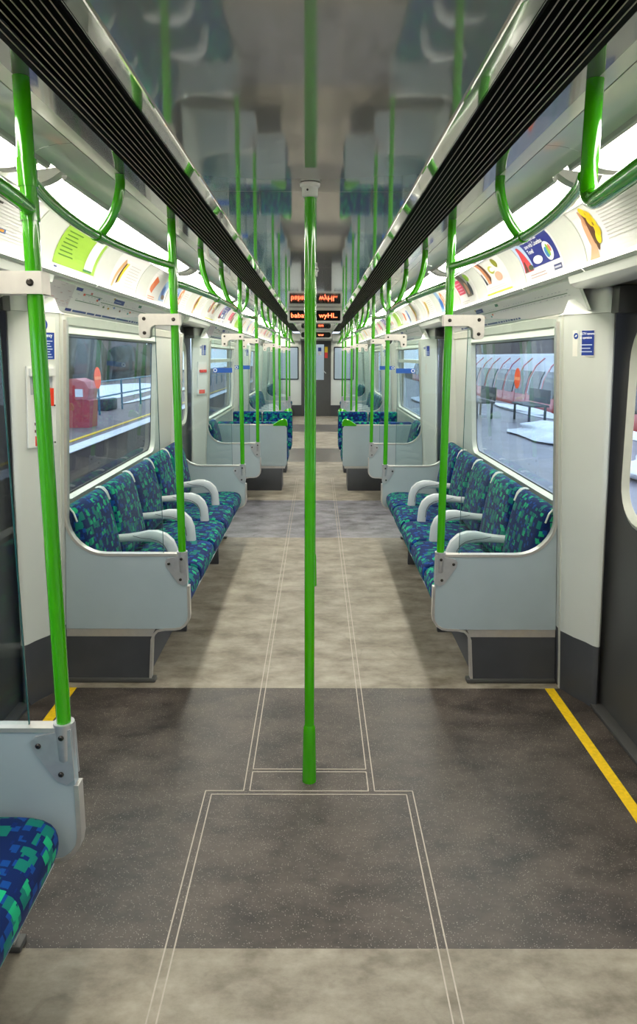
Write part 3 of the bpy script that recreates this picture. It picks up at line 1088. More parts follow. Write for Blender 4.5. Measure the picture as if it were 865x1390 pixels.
# ------------------------------------------------------------------ seats along the walls
def seat(s, width=0.532, arm=True):
    """origin on the floor at the wall side (|x|=1.0), near edge of the seat; runs +y"""
    t = thing('seat', '', 'seat')
    h = width
    g = 0.006
    # cushion: section in x-z lofted along y with rounded ends
    def sect(k):
        P = [(0.664, 0.292), (0.640, 0.320), (0.630, 0.362), (0.634, 0.402), (0.660, 0.430), (0.73, 0.440), (0.84, 0.436), (0.96, 0.424), (1.14, 0.412), (1.16, 0.38), (1.16, 0.292)]
        cx_, cz_ = 0.86, 0.36
        return [(s * (cx_ + (x - cx_) * k), cz_ + (z - cz_) * (1 - (1 - k) * 1.9)) for x, z in P]
    mb = MB()
    st = [(g, 0.90), (g + 0.004, 0.95), (g + 0.014, 0.978), (g + 0.03, 0.992), (h * 0.3, 1.0), (h * 0.7, 1.0), (h - g - 0.03, 0.992), (h - g - 0.014, 0.978), (h - g - 0.004, 0.95), (h - g, 0.90)]
    mb.loft([[(x, yy, z) for x, z in sect(k)] for yy, k in st])
    soften(mb.build('seat_cushion', M['cloth'], t, smooth=75))
    # seat pan
    mb = MB()
    mb.prism([(s * 0.668, 0.296), (s * 0.660, 0.288), (s * 0.68, 0.272), (s * 0.80, 0.269), (s * 1.14, 0.269), (s * 1.14, 0.296)], 'y', 0.004, h - 0.004)
    mb.build('seat_pan', M['panel'], t)
    # backrest
    def bsect(k, kz):
        P = [(1.065, 0.425), (1.050, 0.48), (1.060, 0.56), (1.078, 0.66), (1.100, 0.76), (1.122, 0.835), (1.142, 0.868), (1.170, 0.882), (1.200, 0.878), (1.222, 0.86), (1.232, 0.82), (1.240, 0.425)]
        out = []
        for x, z in P:
            dx = (1.21 - x)
            out.append((s * (1.21 - dx * (k if dx > 0 else 1)), 0.425 + (z - 0.425) * kz))
        return out
    mb = MB()
    st = [(g, 0.55, 0.955), (g + 0.006, 0.72, 0.975), (g + 0.022, 0.87, 0.99), (g + 0.05, 0.96, 0.998), (h * 0.3, 1.0, 1.0), (h * 0.7, 1.0, 1.0), (h - g - 0.05, 0.96, 0.998), (h - g - 0.022, 0.87, 0.99), (h - g - 0.006, 0.72, 0.975), (h - g, 0.55, 0.955)]
    mb.loft([[(x, yy, z) for x, z in bsect(k, kz)] for yy, k, kz in st])
    soften(mb.build('backrest', M['cloth'], t, smooth=75))
    # white piping over the shoulders
    for yy, dy in ((g + 0.004, 1), (h - g - 0.004, -1)):
        path = [(s * (1.21 - (1.21 - x) * 0.70), yy, 0.425 + (z - 0.425) * 0.977) for x, z in
                ((1.108, 0.815), (1.130, 0.862), (1.155, 0.884), (1.185, 0.889), (1.21, 0.885))]
        mb = MB()
        mb.tube(path, 0.0045, 6)
        mb.build('piping', M['piping'], t)
    if arm:
        a = h - 0.0285
        # armrest: straight bar from the back, arching down to the cushion
        C = [(1.10, 0.590), (1.03, 0.595), (0.975, 0.600), (0.92, 0.606), (0.875, 0.604), (0.835, 0.590), (0.805, 0.562), (0.787, 0.520), (0.780, 0.432)]
        T = [0.016, 0.017, 0.020, 0.026, 0.028, 0.028, 0.027, 0.025, 0.025]
        rings = []
        for i, (x, z) in enumerate(C):
            p0, p1 = C[max(i - 1, 0)], C[min(i + 1, len(C) - 1)]
            tx, tz = p1[0] - p0[0], p1[1] - p0[1]
            q = math.hypot(tx, tz)
            nx, nz = -tz / q, tx / q
            th = T[i] * 1.12
            wd = 0.028
            r = []
            for (u, v) in ((-1, -0.6), (-0.7, -1), (0.7, -1), (1, -0.6), (1, 0.6), (0.7, 1), (-0.7, 1), (-1, 0.6)):
                r.append((s * (x + nx * th * v), a + wd * u, z + nz * th * v))
            rings.append(r)
        mb = MB()
        mb.loft(rings)
        ar = mb.build('armrest', M['arm'], t, smooth=50)
        mb = MB()
        for u in (-1, 1):
            pts = [(s * x, a + u * 0.0283, z) for x, z in ((1.0, 0.612), (0.955, 0.600), (0.90, 0.594), (0.86, 0.583), (0.83, 0.562), (0.812, 0.53), (0.803, 0.47))]
            mb.tube(pts, 0.0018, 5)
        mb.build('armrest_groove', M['skirt'], ar)
    return t


PROTO = {}
ROWS = {'behind': 'beside the camera', 'near': 'near row of five', 'far': 'distant row beyond the facing seats', 'end': 'farthest row by the end door'}


def place_seat(s, sd, y, label, arm, width=0.532, group=None):
    k = (s, arm, round(width, 3))
    if k not in PROTO:
        PROTO[k] = seat(s, width, arm)
        o = PROTO[k]
    else:
        o = copy_tree(PROTO[k])
    o.location = (0, y, 0)
    o['label'] = label
    o['group'] = group or 'blue and green seats along the walls'
    return o


n5 = ['nearest', 'second', 'middle', 'fourth', 'farthest']
for s, sd in SIDES:
    for i in range(5):
        place_seat(s, sd, 3.232 + i * 0.536, f'{n5[i]} seat of the near {sd} row of five, blue and green cloth', i < 4)
    for i in range(5):
        place_seat(s, sd, 12.07 + i * 0.532, f'{n5[i]} seat of the distant {sd} row beyond the facing seats', i < 4)
    for i in range(4):
        place_seat(s, sd, 16.38 + i * 0.536, f'{ORD[i]} seat of the farthest {sd} row beside the end door', i < 3)
    place_seat(s, sd, 7.53, f'single blue wall seat just before the {sd} facing seats', False, 0.48)
for i, y in enumerate((1.065, 0.52)):
    place_seat(-1, 'left', y, ['large blue and green seat at the bottom left corner beside the near screen', 'blue seat behind the corner seat, on the left beside the camera'][i], i > 0)

# plinths under the rows
for s, sd in SIDES:
    for nm, ya, yb in (('near', 3.236, 5.90), ('distant', 12.08, 14.72), ('farthest', 16.38, Y_END - 0.02)) + ((('corner', -0.2, 1.60),) if s < 0 else ()):
        mb = MB()
        mb.prism([(s * 0.835, 0.0), (s * 0.815, 0.02), (s * 0.830, 0.25), (s * 0.845, 0.2675), (s * 1.16, 0.2675), (s * 1.18, 0.0)], 'y', ya, yb)
        o = mb.build('seat_plinth', M['skirt'])
        tag(o, f'dark grey heater plinth under the {nm} row of seats on the {sd}', 'seat base', 'plinths under the seat rows')
        for q in range(2):
            yy = ya + (yb - ya) * (0.22 + 0.5 * q)
            mb = MB()
            mb.box(*sorted((s * 0.74, s * 0.834)), yy, yy + 0.03, 0.0, 0.266, 0.004)
            mb.build('support_bracket', M['skirt'], o)

# ------------------------------------------------------------------ draught screens
def screen(s, sd, y, d, label, strip=False):
    """panel with glass above at the end of a row; d=+1 when the seats lie beyond it"""
    t = thing('draught_screen', label, 'screen', (0, y, 0), 'screens at the ends of the seats')
    th = 0.014
    # outline of the solid panel
    out = [(0.672, 0.280), (xin(0.28) - 0.003, 0.280)]
    out += [(xin(0.86) - 0.003, 0.86)]
    arc = []
    for k in range(9):
        a = k / 8 * PI / 2
        arc.append((xin(0.8) - 0.003 - 0.185 + 0.185 * math.cos(a), 0.835 - 0.18 * math.sin(a)))
    # arc goes from vertical (right) to horizontal (left)
    out += arc
    out += [(0.62, 0.655), (0.602, 0.655)]
    for k in range(5):
        a = PI + k / 4 * PI / 2
        out.append((0.672 + 0.070 * math.cos(a), 0.350 + 0.070 * math.sin(a)))
    mb = MB()
    mb.prism([(s * x, z) for x, z in out], 'y', -th, th)
    mb.build('lower_panel', M['panel'], t)
    # bright trim following the top edge and the inner edge
    mb = MB()
    pts = [(xin(1.76) - 0.004, 1.76), (xin(0.88) - 0.004, 0.88)] + arc + [(0.64, 0.655)]
    rings = []
    for i, (x, z) in enumerate(pts):
        p0, p1 = pts[max(i - 1, 0)], pts[min(i + 1, len(pts) - 1)]
        tx, tz = p1[0] - p0[0], p1[1] - p0[1]
        q = math.hypot(tx, tz)
        nx, nz = -tz / q, tx / q
        r = []
        for u, v in ((-1, -1), (1, -1), (1, 0.5), (0.6, 1), (-0.6, 1), (-1, 0.5)):
            r.append((s * (x + nx * 0.008 * v), 0.018 * u, z + nz * 0.008 * v))
        rings.append(r)
    mb.loft(rings)
    mb.build('top_trim', M['metal'], t, smooth=50)
    mb = MB()
    pts = [(0.598, 0.50), (0.598, 0.352)] + [(0.672 + 0.074 * math.cos(PI + k / 4 * PI / 2), 0.352 + 0.074 * math.sin(PI + k / 4 * PI / 2)) for k in range(5)] + \
        [(0.72, 0.277), (0.755, 0.270), (0.775, 0.250), (0.785, 0.225), (0.800, 0.02)]
    rings = []
    for i, (x, z) in enumerate(pts):
        p0, p1 = pts[max(i - 1, 0)], pts[min(i + 1, len(pts) - 1)]
        tx, tz = p1[0] - p0[0], p1[1] - p0[1]
        q = math.hypot(tx, tz)
        nx, nz = -tz / q, tx / q
        rings.append([(s * (x + nx * 0.006 * v), 0.017 * u, z + nz * 0.006 * v) for u, v in ((-1, -1), (1, -1), (1, 1), (-1, 1))])
    mb.loft(rings)
    mb.build('edge_trim', M['metal'], t, smooth=50)
    # strip and kick panel down to the floor
    mb = MB()
    mb.prism([(s * 0.765, 0.282), (s * 0.785, 0.240), (s * (xin(0.25) - 0.004), 0.240), (s * (xin(0.28) - 0.004), 0.282)], 'y', -0.012, 0.012)
    mb.build('metal_strip', M['metal'], t)
    mb = MB()
    mb.prism([(s * 0.803, 0.004), (s * 0.790, 0.240), (s * (xin(0.24) - 0.004), 0.240), (s * (xin(0) - 0.004), 0.004)], 'y', -0.010, 0.010)
    mb.build('kick_panel', M['skirt'], t)
    mb = MB()
    mb.box(*sorted((s * 0.775, s * (xin(0) - 0.004))), -0.024, 0.024, 0.0, 0.022, 0.006)
    mb.build('foot_moulding', M['doorgrey'], t)
    # glass pane
    gx0, gx1 = 0.715, None
    gp = [(0.715, 0.662)] + [(x - 0.004, z + 0.004) for x, z in arc[::-1]] + [(xin(1.0) - 0.010, 1.0), (xin(1.77) - 0.010, 1.772), (0.745, 1.772), (0.715, 1.745)]
    mb = MB()
    mb.prism([(s * x, z) for x, z in gp], 'y', -0.003, 0.003)
    gl = mb.build('glass_pane', M['glass_scr'], t, smooth=0)
    mb = MB()
    mb.box(*sorted((s * 0.7135, s * 0.7155)), -0.0032, 0.0032, 0.664, 1.745)
    mb.build('glass_edge', M['glass_edge'], gl, smooth=0)
    # cast socket at the foot of the pole
    px = POLE_X
    mb = MB()
    mb.tube([(s * px, 0, 0.545), (s * px, 0, 0.575), (s * px, 0, 0.66), (s * px, 0, 0.672)], [0.012, 0.024, 0.0265, 0.0265], 16)
    for e in (-1, 1):
        mb.prism([(s * (px - 0.022), 0.66), (s * (px - 0.025), 0.520), (s * (px - 0.005), 0.505), (s * (px + 0.02), 0.515), (s * (px + 0.075), 0.600), (s * (px + 0.082), 0.622), (s * (px + 0.07), 0.640)], 'y', e * 0.014, e * 0.021)
    so = mb.build('pole_socket', M['steel'], t)
    for e in (-1, 1):
        for bx, bz, by in ((0.008, 0.535, 0.021), (0.062, 0.615, 0.021), (0.0, 0.640, 0.026)):
            mb = MB()
            mb.disc((s * (px + bx), e * by, bz), (0, e, 0), 0.0075, 0.005, 12, True)
            mb.build('screw', M['bolt'], so)
    # upper bracket from pole to glass
    mb = MB()
    bp = [(px - 0.026, 1.738), (px + 0.085, 1.738), (px + 0.103, 1.728), (px + 0.108, 1.715), (px + 0.108, 1.690), (px + 0.118, 1.680), (px + 0.148, 1.680), (px + 0.158, 1.690),
          (px + 0.158, 1.778), (px + 0.148, 1.788), (px - 0.026, 1.788)]
    for e in (-1, 1):
        mb.prism([(s * x, z) for x, z in bp], 'y', e * 0.0195, e * 0.026)
    mb.box(*sorted((s * (px - 0.026), s * (px + 0.10))), -0.0195, 0.0195, 1.7385, 1.7875)
    br = mb.build('upper_bracket', M['metal'], t)
    for e in (-1, 1):
        for bx, bz in ((0.0, 1.763), (0.133, 1.766), (0.133, 1.703)):
            mb = MB()
            mb.disc((s * (px + bx), e * 0.026, bz), (0, e, 0), 0.0085, 0.005, 12, True)
            mb.build('screw', M['bolt'], br)
    if strip:
        mb = MB().use(pal((24, 84, 170)))
        mb.box(*sorted((s * 0.70, s * 0.862)), -0.0062, -0.0042, 1.462, 1.502)
        mb.use(pal((236, 240, 246)))
        mb.disc((s * 0.845, -0.0062, 1.482), (0, -1, 0), 0.016, 0.0008, 16)
        mb.use(pal((24, 84, 170)))
        mb.disc((s * 0.845, -0.0070, 1.482), (0, -1, 0), 0.010, 0.0006, 16)
        st = mb.build('blue_notice_strip', None, None, smooth=0, loc=(0, y, 0))
        tag(st, f'narrow blue notice strip stuck on the glass of the {strip} {sd} screen', 'sign', 'blue notice strips on the glass')
    return t


screen_y = [(1.63, -1), (3.20, 1), (5.93, -1), (7.50, 1), (10.45, -1), (12.05, 1), (14.75, -1), (16.35, 1)]
for s, sd in SIDES:
    for i, (y, d) in enumerate(screen_y):
        if s > 0 and i == 0:
            continue
        k = i if s < 0 else i - 1
        strip = {2: 'far row-end', 3: 'transverse bay'}.get(i)
        screen(s, sd, y, d, f'pale grey and glass draught screen, {ORD[k]} along the {sd} side', strip)

# ------------------------------------------------------------------ green poles and rails
def arc_path(p0, p1, p2, n=10):
    P0, P1, P2 = Vector(p0), Vector(p1), Vector(p2)
    return [P0 * (1 - t) ** 2 + P1 * 2 * t * (1 - t) + P2 * t * t for t in [k / n for k in range(n + 1)]]


def collar(mb, c, axis, r=0.023, h=0.02):
    c = Vector(c); a = Vector(axis).normalized()
    mb.tube([c - a * h, c + a * h], r, 14)


for s, sd in SIDES:
    for i, (y, d) in enumerate(screen_y):
        if s > 0 and i == 0:
            continue
        k = i if s < 0 else i - 1
        t = thing('grab_pole', f'bright green upright pole, {ORD[k]} along the {sd} side, rising from a screen', 'pole', (s * POLE_X, y, 0), 'green poles on the screens')
        mb = MB()
        mb.tube([(0, 0, 0.670), (0, 0, 2.1995)], POLE_R, 20)
        mb.build('pole_tube', M['green'], t)
        mb = MB()
        collar(mb, (0, 0, 2.002), (0, 0, 1), 0.0215, 0.030)
        collar(mb, (0, 0, 1.925), (0, 0, 1), 0.0215, 0.026)
        mb.build('joint_collar', M['green'], t)

# rails over the doors bow outwards, rails over the seats bow inwards
def rail(s, sd, y0, y1, z, bow, hangers, label, r=0.0165, ends=True):
    t = thing('grab_rail', label, 'handrail', (0, y0, 0), 'green rails hung from the ceiling')
    L = y1 - y0
    def X(yy):
        q = max(0.0, min(1.0, yy / L))
        return POLE_X + bow * math.sin(PI * q) ** 0.8
    path = [(s * X(L * k / 24), L * k / 24, z) for k in range(25)]
    mb = MB()
    mb.tube(path, r, 14)
    mb.build('rail_tube', M['green'], t)
    for hy in hangers:
        x = X(hy)
        mb = MB()
        lean = 0.0 if abs(bow) < 0.02 else bow
        pts = [(s * (POLE_X + 0.015), hy, 2.199), (s * (POLE_X + 0.015), hy, 2.182)] + \
              [tuple(v) for v in arc_path((s * (POLE_X + 0.015), hy, 2.172), (s * (POLE_X + 0.015 + (x - POLE_X - 0.015) * 0.1), hy, z + 0.075), (s * x, hy, z + 0.004), 12)]
        mb.tube(pts, r, 14)
        mb.build('hanger', M['green'], t)
        mb = MB()
        tx = Vector((s * (X(hy + 0.02) - X(hy - 0.02)), 0.04, 0))
        collar(mb, (s * x, hy, z), tx, r + 0.004, 0.034)
        mb.build('tee_joint', M['green'], t)
    return t


ladder = ['nearest', 'second', 'third', 'farthest']
for s, sd in SIDES:
    for i, (a, b) in enumerate(DOOR_BAYS):
        rail(s, sd, a, b, 2.0, 0.095, [(b - a) * 0.52], f'green grab rail bowing outward over the {ladder[i]} {sd} door', 0.0165)
    for (a, b, hs, lab) in ((3.20, 5.93, (0.87, 1.72), 'near five-seat row'), (7.50, 10.45, (0.95, 2.0), 'facing seats'),
                            (12.05, 14.75, (0.85, 1.85), 'distant seat row'), (16.35, 18.60, (0.8, 1.6), 'farthest seat row')):
        rail(s, sd, a, b, 1.925, -0.085, hs, f'green grab rail hung above the {lab} on the {sd}')
rail(-1, 'left', -0.9, 1.63, 1.925, -0.085, (0.85, 1.7), 'green grab rail entering at the upper left corner, above the corner seat')
# near right: the rail bends up into its own hanger instead of meeting a pole
t = thing('grab_rail', 'thick green rail at the upper right corner, bent up to the ceiling', 'handrail', (0, 0, 0), 'green rails hung from the ceiling')
mb = MB()
pts = [(0.545, -0.9, 1.925), (0.53, 0.0, 1.925), (0.55, 0.7, 1.925), (0.582, 1.2, 1.925)] + [tuple(v) for v in arc_path((0.606, 1.48, 1.925), (0.630, 1.632, 1.925), (0.634, 1.632, 2.03), 8)] + [(0.634, 1.632, 2.1995)]
mb.tube(pts, 0.0195, 18)
mb.build('rail_tube', M['green'], t)
mb = MB()
mb.tube([(0.545, -0.3, 1.925), (0.60, -0.3, 2.05), (0.625, -0.3, 2.199)], 0.0165, 12)
mb.build('hanger', M['green'], t)

for i, y in enumerate((2.385, 4.66)):
    t = thing('grab_pole', ['tall green pole standing in the middle of the floor, nearest the camera', 'second green centre pole, almost hidden behind the nearest one'][i], 'pole', (0, y, 0))
    mb = MB()
    mb.tube([(0, 0, 0.22), (0, 0, 2.14)], 0.0185, 24)
    mb.build('pole_tube', M['green'], t)
    mb = MB()
    mb.tube([(0, 0, 0.0), (0, 0, 0.008), (0, 0, 0.20), (0, 0, 0.222), (0, 0, 0.232)], [0.0275, 0.0275, 0.0240, 0.0225, 0.0186], 24)
    mb.build('base_sleeve', M['green'], t)
    mb = MB()
    mb.tube([(0, 0, 2.115), (0, 0, 2.118), (0, 0, 2.145), (0, 0, 2.150), (0, 0, 2.158)], [0.021, 0.026, 0.0265, 0.033, 0.034], 24)
    cl = mb.build('ceiling_collar', M['fairing'], t)
    mb = MB()
    mb.disc((-0.008, -0.0255, 2.134), (0, -1, 0), 0.0035, 0.003, 8)
    mb.build('screw', M['bolt'], cl)

# ------------------------------------------------------------------ facing seats across the car
def double_seat(s, sd, y, d, label):
    """d=+1: sitter looks along +y; the back panel stands at y"""
    t = thing('double_seat', label, 'seat', (0, y, 0), 'facing double seats')
    def Y(v): return v * d
    def B(mb, x0, x1, y0, y1, z0, z1, bev=0, seg=2):
        xs = sorted((s * x0, s * x1)); ys = sorted((Y(y0), Y(y1)))
        return mb.box(xs[0], xs[1], ys[0], ys[1], z0, z1, bev, seg)
    mb = MB()
    xo = 1.175
    mb.prism([(s * 0.335, 0.33), (s * 0.350, 0.30), (s * xo, 0.30), (s * xo, 0.79), (s * 0.36, 0.79), (s * 0.335, 0.76)], 'y', *sorted((Y(0), Y(0.025))))
    mb.build('back_panel', M['panel'], t)
    mb = MB()
    B(mb, 0.40, xo, -0.002, 0.028, 0.79, 0.803, 0.003)
    mb.build('top_trim', M['metal'], t)
    mb = MB()
    B(mb, 0.40, xo, 0.0, 0.40, 0.0, 0.27, 0.006)
    mb.build('seat_base', M['skirt'], t)
    mb = MB()
    B(mb, 0.36, xo, 0.0, 0.42, 0.272, 0.299)
    mb.build('base_strip', M['metal'], t)
    for (x0, x1) in ((0.325, 0.745), (0.765, 1.17)):
        mb = MB()
        B(mb, x0, x1, 0.03, 0.125, 0.42, 0.83, 0.03, 4)
        mb.build('backrest', M['cloth'], t, smooth=60)
        mb = MB()
        B(mb, x0, x1, 0.09, 0.52, 0.33, 0.46, 0.035, 4)
        mb.build('seat_cushion', M['cloth'], t, smooth=60)
    mb = MB()
    # moulded green grip on the aisle shoulder
    rings = []
    for k in range(17):
        q = k / 16
        x = 0.325 + 0.17 * q
        zt = 0.803 + 0.062 * (math.sin(PI / 2 * min(1.0, 0.25 + q / 0.22)) if q < 0.22 else max(0.0, math.cos(PI / 2 * (q - 0.22) / 0.78)) ** 1.2) + 0.004
        rings.append([(s * x, Y(-0.004), 0.785), (s * x, Y(-0.006), zt - 0.008), (s * x, Y(0.006), zt), (s * x, Y(0.026), zt), (s * x, Y(0.036), zt - 0.01), (s * x, Y(0.034), 0.785)])
    mb.loft(rings)
    mb.build('grab_handle', M['green'], t, smooth=50)
    return t


for s, sd in SIDES:
    double_seat(s, sd, 8.15, 1, f'double seat on the {sd} showing its plain grey back panel to the camera')
    double_seat(s, sd, 9.85, -1, f'double seat on the {sd} facing the camera, behind the grey-backed one')

# ------------------------------------------------------------------ passenger information displays
def display(y, w, label, msg_l, msg_r, rounded):
    t = thing('information_display', label, 'display', (0, y, 0))
    z0, z1 = 1.985, 2.150
    mb = MB()
    pts = [(-w / 2 + 0.015, z0), (w / 2 - 0.015, z0), (w / 2, z0 + 0.03), (w / 2 - 0.01, z1 + 0.006), (-w / 2 + 0.01, z1 + 0.006), (-w / 2, z0 + 0.03)]
    mb.prism(pts, 'y', 0.0, 0.16)
    mb.build('display_case', M['fairing'], t)
    mb = MB()
    hw = w / 2 - 0.028
    r = 0.045 if rounded else 0.008
    pp = rrect(-hw, hw, z0 + 0.022, z1 - 0.028, r)
    mb.prism(pp, 'y', -0.004, 0.002)
    sc = mb.build('display_screen', M['blackgloss'], t)
    mb = MB()
    zc = (z0 + z1) / 2 - 0.004
    put_text(mb, msg_l, 0.072, lambda u, v: (-hw + 0.012 + u, -0.0055, zc + v), 0.0012, 'LEFT', 1.15)
    put_text(mb, msg_r, 0.072, lambda u, v: (0.045 + u, -0.0055, zc + v), 0.0012, 'LEFT', 1.15)
    mb.build('led_message', M['led'], sc, smooth=0)


display(8.1, 0.64, 'white ceiling display with orange dot letters, the larger nearer one', 'babav', 'wyHL.', False)
display(15.2, 0.70, 'small distant ceiling display with rounded black screen above the end door', '   ba', 'ww', True)
for s, sd in SIDES:
    mb = MB()
    mb.box(*sorted((s * 0.42, s * 0.62)), 18.0, Y_END, 2.0, 2.19, 0.01)
    mb.build('ceiling_end_box', M['fairing'], kind='structure')

# ------------------------------------------------------------------ line maps over the windows
def line_map(s, sd, y0, y1, label, mirror=False):
    mb = MB()
    def at(u, v, off):
        # v metres up the sloping band
        z = 1.808 + v
        x = xw(1.80) + (1.120 - xw(1.80)) * (z - 1.80) / 0.15 - off
        y = y0 + u if s < 0 else y1 - u
        return (s * x, y, z)
    def R(u0, u1, v0, v1, rgb, off=0.0016):
        mb.use(pal(rgb))
        mb.poly([at(u0, v0, off), at(u1, v0, off), at(u1, v1, off), at(u0, v1, off)])
    L = y1 - y0
    H = 0.125
    R(0, L, 0, H, (246, 242, 242), 0.0010)
    R(0.0, 0.36, 0.02, H, (230, 220, 224), 0.0013)
    for k in range(26):
        u = random.random() * 0.33; v = 0.03 + random.random() * 0.09
        R(u, u + 0.02 + random.random() * 0.03, v, v + 0.002, random.choice(((206, 150, 150), (200, 180, 190), (190, 170, 190))), 0.0017)
    u0 = 0.42
    for (a, b, v) in ((0.50, 0.80, 0.095), (0.42, 0.80, 0.058), (0.80, L - 0.15, 0.075)):
        R(a, b, v, v + 0.003, (92, 128, 96), 0.0018)
    k = u0
    while k < L - 0.12:
        for v in (0.062, 0.085):
            if random.random() < 0.7:
                R(k, k + 0.028, v + 0.004, v + 0.006, (190, 184, 196), 0.0018)
        k += 0.05
    for u, v, c in ((0.50, 0.088, (226, 96, 80)), (0.72, 0.076, (230, 100, 70)), (0.74, 0.084, (60, 80, 160)), (0.86, 0.052, (100, 130, 90)), (0.95, 0.05, (206, 160, 60)),
                    (1.05, 0.06, (110, 140, 200)), (1.18, 0.05, (130, 90, 60)), (1.36, 0.046, (90, 170, 170)), (1.40, 0.056, (230, 110, 80)), (0.60, 0.10, (214, 120, 120)), (1.0, 0.105, (190, 160, 60))):
        if u < L - 0.1:
            R(u, u + 0.030, v, v + 0.010, c, 0.0020)
    R(1.02, 1.22, 0.088, 0.112, (52, 66, 150), 0.0022)
    R(1.035, 1.16, 0.097, 0.100, (190, 200, 230), 0.0025)
    R(0.38, 0.47, 0.104, 0.118, (52, 56, 140), 0.0020) if s < 0 else None
    R(1.55, 1.62, 0.10, 0.115, (80, 140, 110), 0.0020)
    # blue foot stripe with gaps
    R(0.34, 0.42, 0.006, 0.018, (40, 48, 130), 0.0022)
    k = 0.44
    for ln in (0.20, 0.12, 0.10, 0.26, 0.26, 0.04, 0.05, 0.03, 0.04, 0.03, 0.05, 0.03, 0.03, 0.04):
        if k + ln < L - 0.05:
            R(k, k + ln, 0.006, 0.015, (60, 84, 150), 0.0022)
        k += ln + 0.018
    o = mb.build('line_map', None, smooth=0)
    tag(o, label, 'map', 'line maps above the windows')


for s, sd in SIDES:
    line_map(s, sd, 3.03, 5.95, f'long white line map above the near {sd} window')
    line_map(s, sd, 7.60, 10.30, f'white line map above the {sd} window by the facing seats')
    line_map(s, sd, 12.15, 14.60, f'white line map above the distant {sd} window')
# lower advert strip over the near left door
mb = MB()
def hp(u, v, off=0.0):
    return (-(1.087 + (0.013 * (1 - v)) - off), 1.72 + u, 1.897 + 0.036 * v)
mb.use(pal((176, 172, 200))); mb.poly([hp(0, 0, .003), hp(0.62, 0, .003), hp(0.62, 1, .003), hp(0, 1, .003)])
mb.use(pal((170, 176, 20))); mb.poly([hp(0.12, 0.05, .004), hp(0.62, 0.05, .004), hp(0.62, 0.7, .004), hp(0.18, 0.7, .004)])
tag(mb.build('advert_strip', None, smooth=0), 'narrow mauve and olive advert strip on the header above the near left door', 'advert')

# ------------------------------------------------------------------ notices on the pillars
def pillar_frame(s, y_in, d, z):
    """maps (u, v) onto the slanting face of a pillar; u from its inner edge outward, v height"""
    def at(u, v, off=0.0):
        zz = z + v
        a, b = xin(zz), xout(zz)
        p0 = Vector((a + 0.012, -0.098)); p1 = Vector((b - 0.012, -0.248))
        dr_ = (p1 - p0); ln = dr_.length; dr_ /= ln
        n = Vector((-abs(dr_.y), -abs(dr_.x)))
        q = p0 + dr_ * u + n * off
        return (s * q.x, y_in + d * q.y, zz)
    return at


def notice_sq(s, sd, y_in, label, w=0.105, h=0.112, z=1.605, u0=0.022, text=None):
    at = pillar_frame(s, y_in, 1, z)
    mb = MB()
    def R(a, b, c, d_, rgb, off):
        mb.use(pal(rgb)); mb.poly([at(a, c, off), at(b, c, off), at(b, d_, off), at(a, d_, off)])
    R(u0, u0 + w, 0, h, (236, 232, 220), 0.0015)
    if s > 0:
        R(u0 + w * 0.33, u0 + w, 0.004, h - 0.002, (28, 56, 140), 0.0022)
        tx0 = u0 + w * 0.36
    else:
        R(u0, u0 + w * 0.67, 0.004, h - 0.002, (28, 56, 140), 0.0022)
        tx0 = u0 + w * 0.03
    mb.use(pal((28, 70, 150)))
    cu_ = u0 + (w * 0.16 if s > 0 else w * 0.84)
    vs = [mb.bm.verts.new(at(cu_ + 0.0115 * math.cos(2 * PI * k / 16), h * 0.78 + 0.0135 * math.sin(2 * PI * k / 16), 0.0022)) for k in range(16)]
    mb.face(vs)
    mb.use(pal((240, 240, 240)))
    mb.poly([at(cu_ - 0.006, h * 0.75, 0.003), at(cu_ + 0.003, h * 0.75, 0.003), at(cu_ + 0.007, h * 0.82, 0.003), at(cu_, h * 0.83, 0.003)])
    mb.use(pal((240, 242, 250)))
    sgn = 1 if s > 0 else -1
    org = tx0 if s > 0 else u0 + w * 0.64
    if text:
        for q, tline in enumerate(text):
            V, P = text_verts(tline, 0.0135, 0.0004, 'LEFT')
            vs = [mb.bm.verts.new(at(org + sgn * v[0] * 0.85, h * (0.86 - 0.15 * q) + v[1], 0.0030)) for v in V]
            for p in P:
                mb.face([vs[i] for i in p])
    for q in range(3):
        R(tx0, tx0 + w * (0.56 - 0.08 * (q % 2)), h * (0.42 - 0.13 * q), h * (0.42 - 0.13 * q) + 0.004, (206, 214, 236), 0.0028)
    tag(mb.build('camera_notice', None, smooth=0), label, 'sign')


notice_sq(1, 'right', 3.20, 'square blue and white camera notice on the near right pillar', text=('CCTV cameras', 'in operation'))
notice_sq(-1, 'left', 7.50, 'small blue camera notice on the left pillar before the facing seats', w=0.09)
notice_sq(1, 'right', 7.50, 'small blue camera notice on the right pillar before the facing seats', w=0.09)
notice_sq(-1, 'left', 12.05, 'tiny blue notice on the distant left pillar', w=0.09)
notice_sq(1, 'right', 12.05, 'tiny blue notice on the distant right pillar', w=0.09)

# emergency notice and alarm on the near left pillar
_at = pillar_frame(-1, 3.20, 1, 1.58)
at = lambda u, v, off=0.0: _at(u - 0.030, v, off)
mb = MB()
def R(a, b, c, d_, rgb, off):
    mb.use(pal(rgb)); mb.poly([at(a, c, off), at(b, c, off), at(b, d_, off), at(a, d_, off)])
R(0.025, 0.135, 0.0, 0.185, (238, 232, 214), 0.0015)
R(0.030, 0.130, 0.004, 0.120, (24, 62, 146), 0.0022)
mb.use(pal((24, 62, 146)))
vs = [mb.bm.verts.new(at(0.080 + 0.018 * math.cos(2 * PI * k / 20), 0.152 + 0.023 * math.sin(2 * PI * k / 20), 0.0022)) for k in range(20)]
mb.face(vs)
R(0.077, 0.083, 0.146, 0.168, (240, 240, 240), 0.003)
R(0.077, 0.083, 0.136, 0.142, (240, 240, 240), 0.003)
mb.use(pal((240, 244, 252)))
V, P = text_verts('emergency', 0.021, 0.0006, 'CENTER')
